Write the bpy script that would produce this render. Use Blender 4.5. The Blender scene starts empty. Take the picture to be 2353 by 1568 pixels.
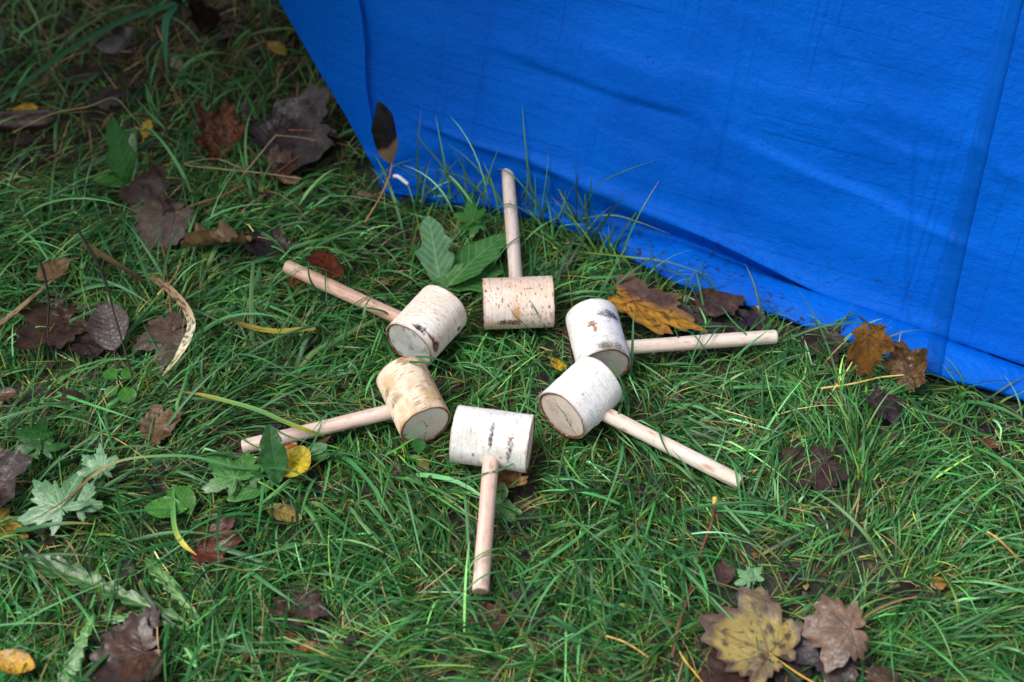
import bpy, math
import numpy as np
from mathutils import Matrix, Vector

# ------------------------------------------------------------------ camera, sky, sun, exposure
SC = bpy.context.scene
COL = SC.collection
CAM_H, PITCH, FPX = 1.526, 50.0, 3268.0          # metres, degrees below the horizon, focal length in photo units (2353 wide)
CX, CY = 1176.5, 784.0

cam_data = bpy.data.cameras.new("camera")
cam_data.sensor_width = 36.0
cam_data.lens = FPX / 2353.0 * 36.0
cam_data.clip_start = 0.02
cam_data.clip_end = 400.0
cam_data.dof.use_dof = True
cam_data.dof.focus_distance = 1.88
cam_data.dof.aperture_fstop = 2.8
cam = bpy.data.objects.new("camera", cam_data)
cam.location = (0, 0, CAM_H)
cam.rotation_euler = (math.radians(90 - PITCH), 0, 0)
COL.objects.link(cam)
SC.camera = cam

SUN_EL, SUN_AZ = 60.0, 262.0                      # degrees; azimuth clockwise from +Y (north)
world = bpy.data.worlds.new("World")
SC.world = world
world.use_nodes = True
wn, wl = world.node_tree.nodes, world.node_tree.links
wn.clear()
sky = wn.new("ShaderNodeTexSky")
sky.sky_type = 'NISHITA'
sky.sun_disc = False
sky.sun_elevation = math.radians(SUN_EL)
sky.sun_rotation = math.radians(SUN_AZ)
sky.air_density, sky.dust_density, sky.ozone_density = 1.0, 4.0, 1.0
hs = wn.new("ShaderNodeHueSaturation")            # an overcast sky: the same light, nearly grey
hs.inputs["Saturation"].default_value = 0.16
bg = wn.new("ShaderNodeBackground")
bg.inputs["Strength"].default_value = 0.08
wo = wn.new("ShaderNodeOutputWorld")
wl.new(sky.outputs[0], hs.inputs["Color"])
wl.new(hs.outputs[0], bg.inputs["Color"])
wl.new(bg.outputs[0], wo.inputs["Surface"])

sun_data = bpy.data.lights.new("sun", 'SUN')
sun_data.energy = 1.5
sun_data.angle = math.radians(36)
sun_data.color = (1.0, 0.965, 0.92)
sun = bpy.data.objects.new("sun", sun_data)
az, el = math.radians(SUN_AZ), math.radians(SUN_EL)
sdir = Vector((math.sin(az) * math.cos(el), math.cos(az) * math.cos(el), math.sin(el)))
sun.rotation_euler = sdir.to_track_quat('Z', 'Y').to_euler()
sun.location = sdir * 20
COL.objects.link(sun)

SC.view_settings.view_transform = 'Standard'
SC.view_settings.look = 'None'
SC.view_settings.gamma = 1.0
SC.view_settings.use_curve_mapping = False
SC.view_settings.exposure = 1.2

# ------------------------------------------------------------------ helpers
rng = np.random.default_rng(11)
_p = math.radians(PITCH)
FWD = np.array([0, math.cos(_p), -math.sin(_p)])
UP = np.array([0, math.sin(_p), math.cos(_p)])
EYE = np.array([0, 0, CAM_H])


def ray(px, py):
    px, py = np.asarray(px, float), np.asarray(py, float)
    d = FWD + ((px - CX) / FPX)[..., None] * np.array([1.0, 0, 0]) - ((py - CY) / FPX)[..., None] * UP
    return d / np.linalg.norm(d, axis=-1, keepdims=True)


def gp(px, py, z=0.0):
    """where the sight line through a point of the photograph meets height z"""
    d = ray(px, py)
    t = (np.asarray(z) - CAM_H) / d[..., 2]
    return EYE + d * np.asarray(t)[..., None]


def topx(P):
    P = np.asarray(P, float) - EYE
    dep = P @ FWD
    return CX + FPX * P[..., 0] / dep, CY - FPX * (P @ UP) / dep


def lin(*c):
    c = np.array(c, float) / 255.0
    return np.where(c <= 0.04045, c / 12.92, ((c + 0.055) / 1.055) ** 2.4)


def _hash(ix, iy, iz, seed):
    h = (ix.astype(np.int64) * 374761393 + iy.astype(np.int64) * 668265263 + iz.astype(np.int64) * 2147483647 + seed * 974634541) & 0xFFFFFFFF
    h = ((h ^ (h >> 13)) * 1274126177) & 0xFFFFFFFF
    h = ((h ^ (h >> 16)) * 2246822519) & 0xFFFFFFFF
    h = h ^ (h >> 15)
    return h.astype(np.float64) / 4294967295.0


def vnoise(x, y, z=None, seed=0):
    x, y = np.asarray(x, float), np.asarray(y, float)
    z = np.zeros_like(x) if z is None else np.asarray(z, float)
    ix, iy, iz = np.floor(x), np.floor(y), np.floor(z)
    fx, fy, fz = x - ix, y - iy, z - iz
    fx, fy, fz = [f * f * (3 - 2 * f) for f in (fx, fy, fz)]
    r = 0
    for a in (0, 1):
        wa = fx if a else 1 - fx
        for b in (0, 1):
            wb = fy if b else 1 - fy
            for c in (0, 1):
                wc = fz if c else 1 - fz
                r = r + wa * wb * wc * _hash(ix + a, iy + b, iz + c, seed)
    return r


def fbm(x, y, z=None, seed=0, oct=4):
    a, s, r, t = 1.0, 1.0, 0, 0
    for o in range(oct):
        r = r + a * vnoise(np.asarray(x) * s, np.asarray(y) * s, None if z is None else np.asarray(z) * s, seed + o * 17)
        t += a
        a *= 0.5
        s *= 2.03
    return r / t


def sstep(a, b, x):
    t = np.clip((x - a) / (b - a), 0, 1)
    return t * t * (3 - 2 * t)


def mix(a, b, f):
    f = np.asarray(f)[..., None]
    return np.asarray(a) * (1 - f) + np.asarray(b) * f


def mesh(name, verts, faces, cols=None, mat=None, smooth=True, uv=None):
    """faces: list of (n,k) integer arrays"""
    me = bpy.data.meshes.new(name)
    verts = np.ascontiguousarray(np.asarray(verts, np.float32).reshape(-1, 3))
    if not isinstance(faces, (list, tuple)):
        faces = [faces]
    faces = [np.asarray(f, np.int32) for f in faces if len(f)]
    nl = sum(f.size for f in faces)
    nf = sum(len(f) for f in faces)
    me.vertices.add(len(verts))
    me.vertices.foreach_set("co", verts.ravel())
    me.loops.add(nl)
    me.polygons.add(nf)
    idx = np.concatenate([f.ravel() for f in faces])
    sizes = np.concatenate([np.full(len(f), f.shape[1], np.int32) for f in faces])
    starts = np.concatenate([[0], np.cumsum(sizes)[:-1]]).astype(np.int32)
    me.loops.foreach_set("vertex_index", idx)
    me.polygons.foreach_set("loop_start", starts)
    me.polygons.foreach_set("use_smooth", np.full(nf, smooth))
    me.update(calc_edges=True)
    if cols is not None:
        at = me.color_attributes.new("Col", 'FLOAT_COLOR', 'POINT')
        c = np.ones((len(verts), 4), np.float32)
        c[:, :3] = np.clip(np.asarray(cols).reshape(-1, 3), 0, 1)
        at.data.foreach_set("color", c.ravel())
    if uv is not None:
        ul = me.uv_layers.new(name="UVMap")
        ul.data.foreach_set("uv", np.asarray(uv, np.float32)[idx].ravel())
    if mat:
        me.materials.append(mat)
    return me


def obj(name, me, parent=None, loc=None, mw=None):
    o = bpy.data.objects.new(name, me)
    COL.objects.link(o)
    if parent is not None:
        o.parent = parent
    if loc is not None:
        o.location = loc
    if mw is not None:
        o.matrix_world = mw
    return o


def tag(o, label=None, cat=None, group=None, kind=None):
    for k, v in (("label", label), ("category", cat), ("group", group), ("kind", kind)):
        if v:
            o[k] = v
    return o


def grid_faces(nr, nc, wrap=False):
    r = np.arange(nr - 1)[:, None]
    c = np.arange(nc if wrap else nc - 1)[None, :]
    c2 = (c + 1) % nc
    a = r * nc + c
    return np.stack([a, r * nc + c2, (r + 1) * nc + c2, (r + 1) * nc + c], -1).reshape(-1, 4)


def catmull(P, n):
    """dense points along axis 0 of control array P"""
    P = np.asarray(P, float)
    m = len(P)
    t = np.linspace(0, m - 1, n)
    i = np.minimum(t.astype(int), m - 2)
    f = (t - i).reshape((-1,) + (1,) * (P.ndim - 1))
    g = lambda k: P[np.clip(k, 0, m - 1)]
    p0, p1, p2, p3 = g(i - 1), g(i), g(i + 1), g(i + 2)
    p0 = np.where((i == 0).reshape(f.shape), 2 * p1 - p2, p0)
    p3 = np.where((i == m - 2).reshape(f.shape), 2 * p2 - p1, p3)
    return 0.5 * (2 * p1 + (p2 - p0) * f + (2 * p0 - 5 * p1 + 4 * p2 - p3) * f ** 2 + (3 * p1 - p0 - 3 * p2 + p3) * f ** 3)


def tube(pts, rad, ns=6):
    pts = np.asarray(pts, float)
    n = len(pts)
    rad = np.broadcast_to(np.asarray(rad, float), (n,))
    T = np.gradient(pts, axis=0)
    T /= np.linalg.norm(T, axis=1, keepdims=True) + 1e-12
    ref = np.array([0.13, 0.21, 0.97])
    A = np.cross(T, ref)
    A /= np.linalg.norm(A, axis=1, keepdims=True) + 1e-9
    B = np.cross(T, A)
    ph = np.arange(ns) * 2 * math.pi / ns
    V = pts[:, None] + rad[:, None, None] * (np.cos(ph)[None, :, None] * A[:, None] + np.sin(ph)[None, :, None] * B[:, None])
    F = grid_faces(n, ns, True)
    caps = np.stack([np.arange(ns)[::-1], (n - 1) * ns + np.arange(ns)])
    return V.reshape(-1, 3), [F, caps]


# ------------------------------------------------------------------ materials
def vmat(name, rough=0.5, spec=0.5, trans=0.0, bump=0.0, bscale=300.0, sheen=0.0, rough_noise=0.0):
    m = bpy.data.materials.new(name)
    m.use_nodes = True
    n, l = m.node_tree.nodes, m.node_tree.links
    p = n["Principled BSDF"]
    a = n.new("ShaderNodeAttribute")
    a.attribute_name = "Col"
    l.new(a.outputs["Color"], p.inputs["Base Color"])
    p.inputs["Roughness"].default_value = rough
    p.inputs["Specular IOR Level"].default_value = spec
    if bump or rough_noise:
        tc = n.new("ShaderNodeTexCoord")
        nz = n.new("ShaderNodeTexNoise")
        nz.inputs["Scale"].default_value = bscale
        nz.inputs["Detail"].default_value = 5
        l.new(tc.outputs["Object"], nz.inputs["Vector"])
        if bump:
            b = n.new("ShaderNodeBump")
            b.inputs["Strength"].default_value = bump
            b.inputs["Distance"].default_value = 0.001
            l.new(nz.outputs["Fac"], b.inputs["Height"])
            l.new(b.outputs[0], p.inputs["Normal"])
        if rough_noise:
            mr = n.new("ShaderNodeMapRange")
            mr.inputs["From Min"].default_value = 0.35
            mr.inputs["From Max"].default_value = 0.65
            mr.inputs["To Min"].default_value = max(0.05, rough - rough_noise)
            mr.inputs["To Max"].default_value = min(1, rough + rough_noise)
            l.new(nz.outputs["Fac"], mr.inputs["Value"])
            l.new(mr.outputs[0], p.inputs["Roughness"])
    if trans:
        t = n.new("ShaderNodeBsdfTranslucent")
        l.new(a.outputs["Color"], t.inputs["Color"])
        ms = n.new("ShaderNodeMixShader")
        ms.inputs[0].default_value = trans
        l.new(p.outputs[0], ms.inputs[1])
        l.new(t.outputs[0], ms.inputs[2])
        l.new(ms.outputs[0], n["Material Output"].inputs["Surface"])
    return m


M_GRASS = vmat("grass_blade_skin", 0.40, 0.30, 0.18)
M_DRYGRASS = vmat("dry_straw", 0.6, 0.3, 0.1)
M_BARK = vmat("birch_bark", 0.62, 0.3, bump=0.35, bscale=420)
M_WOOD = vmat("cut_wood", 0.7, 0.25, bump=0.15, bscale=500)
M_BEECH = vmat("beech_dowel", 0.55, 0.35, bump=0.08, bscale=600)
M_DEAD = vmat("dead_leaf_skin", 0.46, 0.36, 0.06, bump=0.5, bscale=260, rough_noise=0.18)
M_WETLEAF = vmat("wet_leaf_skin", 0.36, 0.4, 0.0, bump=0.35, bscale=180, rough_noise=0.12)
M_GREEN = vmat("green_leaf_skin", 0.33, 0.5, 0.2, bump=0.4, bscale=220)
M_TWIG = vmat("twig_bark", 0.6, 0.3, bump=0.6, bscale=500)
M_STONE = vmat("pebble_stone", 0.75, 0.3, bump=0.8, bscale=240)
M_PLASTIC = vmat("white_plastic", 0.3, 0.5)


def soil_material():
    m = bpy.data.materials.new("damp_soil")
    m.use_nodes = True
    n, l = m.node_tree.nodes, m.node_tree.links
    p = n["Principled BSDF"]
    tc = n.new("ShaderNodeTexCoord")
    a = n.new("ShaderNodeTexNoise"); a.inputs["Scale"].default_value = 5; a.inputs["Detail"].default_value = 8
    b = n.new("ShaderNodeTexNoise"); b.inputs["Scale"].default_value = 90; b.inputs["Detail"].default_value = 8
    c = n.new("ShaderNodeTexNoise"); c.inputs["Scale"].default_value = 1.3; c.inputs["Detail"].default_value = 10
    for x in (a, b, c):
        l.new(tc.outputs["Object"], x.inputs["Vector"])
    r1 = n.new("ShaderNodeValToRGB")
    r1.color_ramp.elements[0].position, r1.color_ramp.elements[0].color = 0.3, (0.009, 0.007, 0.006, 1)
    r1.color_ramp.elements[1].position, r1.color_ramp.elements[1].color = 0.75, (0.040, 0.031, 0.026, 1)
    r2 = n.new("ShaderNodeValToRGB")
    r2.color_ramp.elements[0].position, r2.color_ramp.elements[0].color = 0.42, (0, 0, 0, 1)
    r2.color_ramp.elements[1].position, r2.color_ramp.elements[1].color = 0.62, (1, 1, 1, 1)
    mx = n.new("ShaderNodeMix"); mx.data_type = 'RGBA'
    mx.inputs[7].default_value = (0.012, 0.022, 0.007, 1)
    l.new(b.outputs["Fac"], r1.inputs[0])
    l.new(a.outputs["Fac"], r2.inputs[0])
    l.new(r2.outputs[0], mx.inputs[0])
    l.new(r1.outputs[0], mx.inputs[6])
    l.new(mx.outputs[2], p.inputs["Base Color"])
    p.inputs["Roughness"].default_value = 0.62
    bu = n.new("ShaderNodeBump"); bu.inputs["Strength"].default_value = 0.9; bu.inputs["Distance"].default_value = 0.006
    l.new(b.outputs["Fac"], bu.inputs["Height"])
    l.new(bu.outputs[0], p.inputs["Normal"])
    return m


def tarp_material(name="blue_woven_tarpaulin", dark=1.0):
    m = bpy.data.materials.new(name)
    m.use_nodes = True
    n, l = m.node_tree.nodes, m.node_tree.links
    p = n["Principled BSDF"]
    uv = n.new("ShaderNodeUVMap")

    def mapped(sx, sy, ox=0.0):
        mp = n.new("ShaderNodeMapping")
        mp.inputs["Scale"].default_value = (sx, sy, 1)
        mp.inputs["Location"].default_value = (ox, ox * 0.7, 0)
        l.new(uv.outputs[0], mp.inputs["Vector"])
        return mp.outputs[0]

    def noise(vec, sc, det=2.0, rough=0.5):
        x = n.new("ShaderNodeTexNoise")
        x.inputs["Scale"].default_value = sc
        x.inputs["Detail"].default_value = det
        x.inputs["Roughness"].default_value = rough
        l.new(vec, x.inputs["Vector"])
        return x.outputs["Fac"]

    def ramp(v, a, b, lo=0.0, hi=1.0):
        r = n.new("ShaderNodeMapRange")
        r.interpolation_type = 'SMOOTHSTEP'
        r.inputs["From Min"].default_value, r.inputs["From Max"].default_value = a, b
        r.inputs["To Min"].default_value, r.inputs["To Max"].default_value = lo, hi
        l.new(v, r.inputs["Value"])
        return r.outputs[0]

    def op(o, a, b):
        x = n.new("ShaderNodeMath")
        x.operation = o
        for i, v in enumerate((a, b)):
            if isinstance(v, float):
                x.inputs[i].default_value = v
            else:
                l.new(v, x.inputs[i])
        return x.outputs[0]

    # scrim threads: thin streaks that run along and across the cloth and come and go
    along = ramp(noise(mapped(1.6, 190), 1.0, 3.0), 0.54, 0.64)
    across = ramp(noise(mapped(150, 2.0, 3.3), 1.0, 3.0), 0.54, 0.65)
    pa = ramp(noise(mapped(4, 9, 7.1), 1.0, 2), 0.40, 0.60)
    pb = ramp(noise(mapped(9, 3.5, 1.7), 1.0, 2), 0.42, 0.62)
    threads = op('MAXIMUM', op('MULTIPLY', along, pa), op('MULTIPLY', across, pb))
    # tiny light flecks and dark specks of mud
    sp = n.new("ShaderNodeTexVoronoi"); sp.inputs["Scale"].default_value = 150
    l.new(uv.outputs[0], sp.inputs["Vector"])
    specks = op('MULTIPLY', ramp(sp.outputs["Distance"], 0.30, 0.16), ramp(noise(mapped(13, 13, 5.2), 1.0, 3), 0.66, 0.74))
    mud_low = n.new("ShaderNodeSeparateXYZ"); l.new(uv.outputs[0], mud_low.inputs[0])
    low = ramp(mud_low.outputs[1], 0.11, -0.02)
    sp2 = n.new("ShaderNodeTexNoise"); sp2.inputs["Scale"].default_value = 120; sp2.inputs["Detail"].default_value = 4
    l.new(uv.outputs[0], sp2.inputs["Vector"])
    mud = op('MULTIPLY', op('MULTIPLY', ramp(sp2.outputs["Fac"], 0.55, 0.63), low), ramp(noise(mapped(7, 9, 9.4), 1.0, 3), 0.42, 0.58))
    dirt = op('MAXIMUM', specks, mud)
    blotch = noise(mapped(5, 5, 2.2), 1.0, 5)
    base = n.new("ShaderNodeMix"); base.data_type = 'RGBA'
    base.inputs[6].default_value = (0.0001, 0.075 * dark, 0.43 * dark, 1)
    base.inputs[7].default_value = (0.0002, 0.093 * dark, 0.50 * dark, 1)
    l.new(ramp(blotch, 0.35, 0.65), base.inputs[0])
    th = n.new("ShaderNodeMix"); th.data_type = 'RGBA'
    th.inputs[7].default_value = (0.0, 0.036, 0.28, 1)
    l.new(op('MULTIPLY', threads, 0.36), th.inputs[0])
    l.new(base.outputs[2], th.inputs[6])
    dm = n.new("ShaderNodeMix"); dm.data_type = 'RGBA'
    dm.inputs[7].default_value = (0.012, 0.016, 0.02, 1)
    l.new(op('MULTIPLY', dirt, 0.85), dm.inputs[0])
    l.new(th.outputs[2], dm.inputs[6])
    l.new(dm.outputs[2], p.inputs["Base Color"])
    p.inputs["Roughness"].default_value = 0.46
    p.inputs["Specular IOR Level"].default_value = 0.05
    crinkle = noise(mapped(75, 75, 0.4), 1.0, 5, 0.6)
    crinkle2 = noise(mapped(140, 170, 2.4), 1.0, 3, 0.6)
    wv = n.new("ShaderNodeTexWave"); wv.inputs["Scale"].default_value = 1.0
    h = op('ADD', op('MULTIPLY', crinkle, 1.0), op('MULTIPLY', crinkle2, 0.45))
    h = op('SUBTRACT', h, op('MULTIPLY', threads, 0.06))
    vor = n.new("ShaderNodeTexVoronoi"); vor.feature = 'DISTANCE_TO_EDGE'; vor.inputs["Scale"].default_value = 1.0
    wob = n.new("ShaderNodeMixRGB"); wob.blend_type = 'ADD'; wob.inputs[0].default_value = 1.0
    nzc = n.new("ShaderNodeTexNoise"); nzc.inputs["Scale"].default_value = 2.0
    l.new(mapped(9, 15, 1.9), nzc.inputs["Vector"])
    l.new(mapped(5, 11, 1.9), wob.inputs[1]); l.new(nzc.outputs["Color"], wob.inputs[2])
    l.new(wob.outputs[0], vor.inputs["Vector"])
    h = op('ADD', h, op('MULTIPLY', ramp(vor.outputs["Distance"], 0.0, 0.10), 0.10))
    b = n.new("ShaderNodeBump")
    b.inputs["Strength"].default_value = 0.6
    b.inputs["Distance"].default_value = 0.003
    l.new(h, b.inputs["Height"])
    l.new(b.outputs[0], p.inputs["Normal"])
    return m


M_SOIL = soil_material()
M_TARP = tarp_material()
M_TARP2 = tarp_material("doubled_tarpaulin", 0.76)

# ------------------------------------------------------------------ ground
def gz(x, y):
    """height of the soil"""
    r = np.hypot(x, np.asarray(y) - 1.3)
    f = np.exp(-(r / 3.5) ** 2)
    return f * (0.018 * (fbm(np.asarray(x) * 3.1 + 9, np.asarray(y) * 3.1, seed=3, oct=3) - 0.5)) - 0.004


def ground():
    a = np.linspace(-1, 1, 221)
    ax = np.sign(a) * (2.2 * np.abs(a) + 60 * np.maximum(0, np.abs(a) - 0.8) ** 2 * 25 * np.abs(a))
    X, Y = np.meshgrid(ax, ax + 1.3)
    Z = gz(X, Y) + 0.006 * (fbm(X * 40, Y * 40, seed=8, oct=2) - 0.5) * (np.hypot(X, Y - 1.3) < 3)
    me = mesh("ground", np.stack([X, Y, Z], -1), grid_faces(221, 221), mat=M_SOIL)
    tag(obj("ground", me), kind="structure")


ground()

# ------------------------------------------------------------------ tarpaulin
TQ0, TQ1 = gp(960, 440), gp(2353, 842)
TU = (TQ1 - TQ0) / np.linalg.norm(TQ1 - TQ0)
TB = np.array([-TU[1], TU[0], 0.0])                 # horizontal, away from the camera
LEAN = math.radians(66)
TV = TB * math.cos(LEAN) + np.array([0, 0, 1.0]) * math.sin(LEAN)
TN = np.cross(TU, TV)
if TN @ (EYE - TQ0) < 0:
    TN = -TN                                        # points towards the camera


def tpl(px, py, off=0.0):
    """sight line meets the tarpaulin's plane moved off metres towards the camera"""
    d = ray(px, py)
    off = np.asarray(off, float)
    t = (((TQ0 - EYE) @ TN) + off) / (d @ TN)
    return EYE + d * t[..., None]


def poly_dist(px, py, line):
    """signed distance (below the line positive) and position 0..1 along an open polyline in photo units"""
    best = np.full(np.shape(px), 1e9)
    sg = np.zeros(np.shape(px))
    pos = np.zeros(np.shape(px))
    L = np.array(line, float)
    seg = np.linalg.norm(np.diff(L, axis=0), axis=1)
    tot, acc = seg.sum(), 0
    for k in range(len(L) - 1):
        a, b = L[k], L[k + 1]
        ab = b - a
        t = np.clip(((px - a[0]) * ab[0] + (py - a[1]) * ab[1]) / (ab @ ab), 0, 1)
        dx, dy = px - (a[0] + t * ab[0]), py - (a[1] + t * ab[1])
        d = np.hypot(dx, dy)
        s = np.sign(ab[0] * dy - ab[1] * dx)
        u = d < best
        best = np.where(u, d, best)
        sg = np.where(u, s, sg)
        pos = np.where(u, (acc + t * seg[k]) / tot, pos)
        acc += seg[k]
    return best * sg, pos


B_LINE = [(880, 436), (897, 446), (930, 456), (1000, 468), (1194, 496), (1362, 551), (1568, 649), (1731, 705), (1894, 763), (2155, 855), (2353, 920), (2720, 1062), (3300, 1290)]
C_LINE = [(879, 430), (893, 434), (925, 440), (1000, 448), (1194, 476), (1375, 512), (1568, 569), (1764, 643), (1960, 705), (2150, 778), (2353, 848), (2730, 985), (3320, 1200)]
R_LINE = [(838, 352), (869, 350), (892, 345), (985, 305), (1150, 354), (1351, 430), (1568, 521), (1745, 602), (1905, 678), (2125, 755), (2345, 832), (2740, 968), (3340, 1180)]


def build_tarp():
    nc = len(B_LINE)
    rows, pxs = [], []

    def add(world_pts, px):
        rows.append(np.asarray(world_pts))
        pxs.append(np.asarray(px, float))

    B, Cc, R = (np.array(q, float) for q in (B_LINE, C_LINE, R_LINE))
    wig = 4.0 * np.sin(np.arange(nc) * 2.3)
    B2 = B + np.stack([0 * wig, wig], 1) * (np.arange(nc) > 4)[:, None]
    gB = gp(B2[:, 0], B2[:, 1], 0.012)
    add(gB + np.array([0, 0, -0.006]), B2)
    add(gp(B2[:, 0], B2[:, 1] - 2, 0.014), B2 - [0, 2])
    mid = 0.5 * B + 0.5 * Cc
    add(gp(mid[:, 0], mid[:, 1], 0.024), mid)
    add(gp(Cc[:, 0], Cc[:, 1], 0.026), Cc)
    lip = np.clip((np.arange(nc) - 3) / 3.0, 0, 1) * np.interp(np.arange(nc), [0, 6, 10, 12], [1, 1, 0.6, 0.6])
    cr = 0.62 * Cc + 0.38 * R
    add(tpl(cr[:, 0], cr[:, 1], -0.012 * lip - 0.004), cr)
    cr2 = 0.25 * Cc + 0.75 * R
    add(tpl(cr2[:, 0], cr2[:, 1], 0.006 * lip), cr2)
    add(tpl(R[:, 0], R[:, 1], 0.012 * lip), R)
    eoff = np.zeros(nc)
    for k, (dy, ey) in enumerate(((45, 305), (150, 200), (300, 80), (480, -60), (760, -330), (1150, -700))):
        Q = np.empty((nc, 2))
        Q[:, 1] = R[:, 1] - dy
        Q[:3, 1] = ey
        Q[:, 0] = CX + (R[:, 0] - CX) * (3526 - Q[:, 1]) / (3526 - R[:, 1]) - 0.05 * dy * (np.arange(nc) > 3)
        Q[0, 0] = 643 + 0.5486 * ey
        Q[1, 0] = np.interp(ey, [-700, -330, -60, 80, 140, 233, 333], [600, 700, 792, 824, 823, 843, 863])
        Q[2, 0] = Q[1, 0] + 24
        off = np.zeros(nc)
        off[0] = -0.012 - 0.03 * sstep(340, 100, ey)
        off[1] = 0.004
        off[2] = -0.008
        add(tpl(Q[:, 0], Q[:, 1], off), Q)
    top = rows[-1]
    for back, dz in ((0.10, 0.05), (0.35, -0.02), (0.75, -0.45), (0.95, -1.2)):
        w = top + TB * back + np.array([0, 0, dz])
        w[:, 2] = np.maximum(w[:, 2], 0.01)
        add(w, pxs[-1] + np.array([0, -400 * back]))
    W = np.stack(rows)
    PX = np.stack(pxs)
    nr_d, nc_d = 310, 560
    W = catmull(W, nr_d)
    W = catmull(W.transpose(1, 0, 2), nc_d).transpose(1, 0, 2)
    PX = catmull(PX, nr_d)
    PX = catmull(PX.transpose(1, 0, 2), nc_d).transpose(1, 0, 2)
    x, y = PX[..., 0], PX[..., 1]
    front = sstep(-900, -500, y)
    n = np.cross(np.gradient(W, axis=1), np.gradient(W, axis=0))
    n /= np.linalg.norm(n, axis=-1, keepdims=True) + 1e-9
    n *= np.sign((n * (EYE - W)).sum(-1))[..., None]
    off = np.zeros_like(x)

    def crease(line, width, depth, step=0.0, asym=1.0):
        nonlocal off
        d, t = poly_dist(x, y, line)
        fade = np.clip(np.minimum(t, 1 - t) * 5, 0, 1) if len(line) else 1
        ww = np.where(d > 0, width, width * asym)
        off = off + 1.05 * depth * np.exp(-(d / ww) ** 2) * fade + 1.1 * step * np.tanh(d / (width * 0.7)) * np.exp(-(d / (width * 6)) ** 2) * fade

    # folds that hang along the sheet
    crease([(1120, 118), (1161, 133), (1300, 182), (1440, 232), (1568, 265), (1640, 296)], 9, -0.0022, -0.0022)
    crease([(1640, 296), (1730, 333), (1850, 393), (2000, 452), (2135, 523), (2320, 610)], 11, 0.0030, 0.0022, 0.8)
    crease([(1940, 275), (1990, 303), (2068, 343), (2180, 372)], 10, 0.0022, 0.0016)
    crease([(1240, 70), (1500, 160), (1800, 210), (2100, 260), (2353, 380)], 30, 0.0022, 0.0012)
    crease([(1850, 20), (1930, 110), (2000, 190), (2100, 300)], 13, 0.002, 0.001)
    crease([(930, 268), (985, 292), (1094, 337), (1218, 372), (1351, 432)], 9, 0.0035, -0.002)
    crease([(1000, 330), (1110, 372), (1230, 405), (1380, 470), (1500, 540)], 15, -0.003, 0.002)
    crease([(1180, 440), (1290, 470), (1420, 520), (1568, 560)], 14, -0.004, 0.0)
    crease([(1568, 400), (1730, 470), (1950, 560), (2180, 640), (2353, 720)], 34, 0.0016, 0.001)
    crease([(1400, 300), (1560, 380), (1700, 430)], 30, -0.0025, 0.0012)
    crease([(2235, 300), (2290, 380), (2353, 420)], 14, 0.003, 0.0015)
    # sharp packing folds, upright
    crease([(1722, -40), (1690, 170), (1655, 340), (1625, 500), (1618, 560)], 4, 0.0003, 0.0007)
    crease([(1132, -60), (1120, 100), (1105, 220), (1094, 335)], 4, 0.0004, 0.0007)
    crease([(1000, -60), (975, 160), (962, 290), (958, 400)], 40, 0.003)
    crease([(2105, 250), (2090, 500), (2080, 640), (2085, 760)], 5, 0.001, 0.001)
    # broad swells and fine puckers
    off += 0.010 * (fbm(x / 420.0, y / 260.0, seed=31, oct=2) - 0.5)
    ang = 0.33
    u, v = x * math.cos(ang) + y * math.sin(ang), -x * math.sin(ang) + y * math.cos(ang)
    off += 0.0034 * (fbm(u / 190.0, v / 46.0, seed=41, oct=3) - 0.5)
    ang = 1.05
    u2, v2 = x * math.cos(ang) + y * math.sin(ang), -x * math.sin(ang) + y * math.cos(ang)
    pk = np.abs(fbm(u2 / 70.0, v2 / 22.0, seed=51, oct=3) - 0.5) * 2
    off += 0.0013 * pk * sstep(1250, 1700, x)
    lowfade = sstep(0.0, 0.06, np.linspace(0, 1, nr_d))[:, None]
    W = W + n * (off * front * lowfade)[..., None]
    UV = np.stack([(W - TQ0) @ TU, (W - TQ0) @ TV - np.maximum(0, (W - TQ0) @ TN)], -1)
    me = mesh("tarpaulin", W, grid_faces(nr_d, nc_d), mat=M_TARP, uv=UV.reshape(-1, 2))
    sd = None
    t = obj("tarpaulin", me)
    tag(t, "crumpled blue woven tarpaulin sheet sloping down to the grass", "tarpaulin")
    # the overlapped seam strip on the right: a second layer of cloth 1.5 mm proud of the sheet
    seam_l = [(-160, 2352), (0, 2306), (200, 2262), (420, 2214), (560, 2184), (700, 2156), (800, 2138), (960, 2110)]
    ci = np.arange(nc_d)
    ST = []
    for r_ in range(nr_d):
        ym = np.interp(2270, x[r_], y[r_])
        if ym < -150 or ym > 960 or r_ > nr_d * 0.8:
            continue
        sx = np.interp(ym, [q[0] for q in seam_l], [q[1] for q in seam_l])
        row = []
        for wv in (0, .06, .3, .5, .7, .94, 1):
            k = np.interp(sx + wv * 42, x[r_], ci)
            k0 = min(int(k), nc_d - 2)
            f_ = k - k0
            row.append(W[r_, k0] * (1 - f_) + W[r_, k0 + 1] * f_ + n[r_, k0] * (0.0015 if 0 < wv < 1 else -0.0004))
        ST.append(row)
    ST = np.array(ST)
    suv = np.stack(np.meshgrid(np.linspace(0, 0.03, 7), np.linspace(0, 0.6, len(ST))), -1).reshape(-1, 2) + [3.1, 0.4]
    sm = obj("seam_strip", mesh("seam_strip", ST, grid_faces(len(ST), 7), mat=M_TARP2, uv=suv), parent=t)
    sm["label"] = "darker doubled strip of the tarpaulin"
    return W


TARP_W = build_tarp()
TB_XY = gp(np.array(B_LINE)[:, 0], np.array(B_LINE)[:, 1], 0.012)[:, :2]

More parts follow.
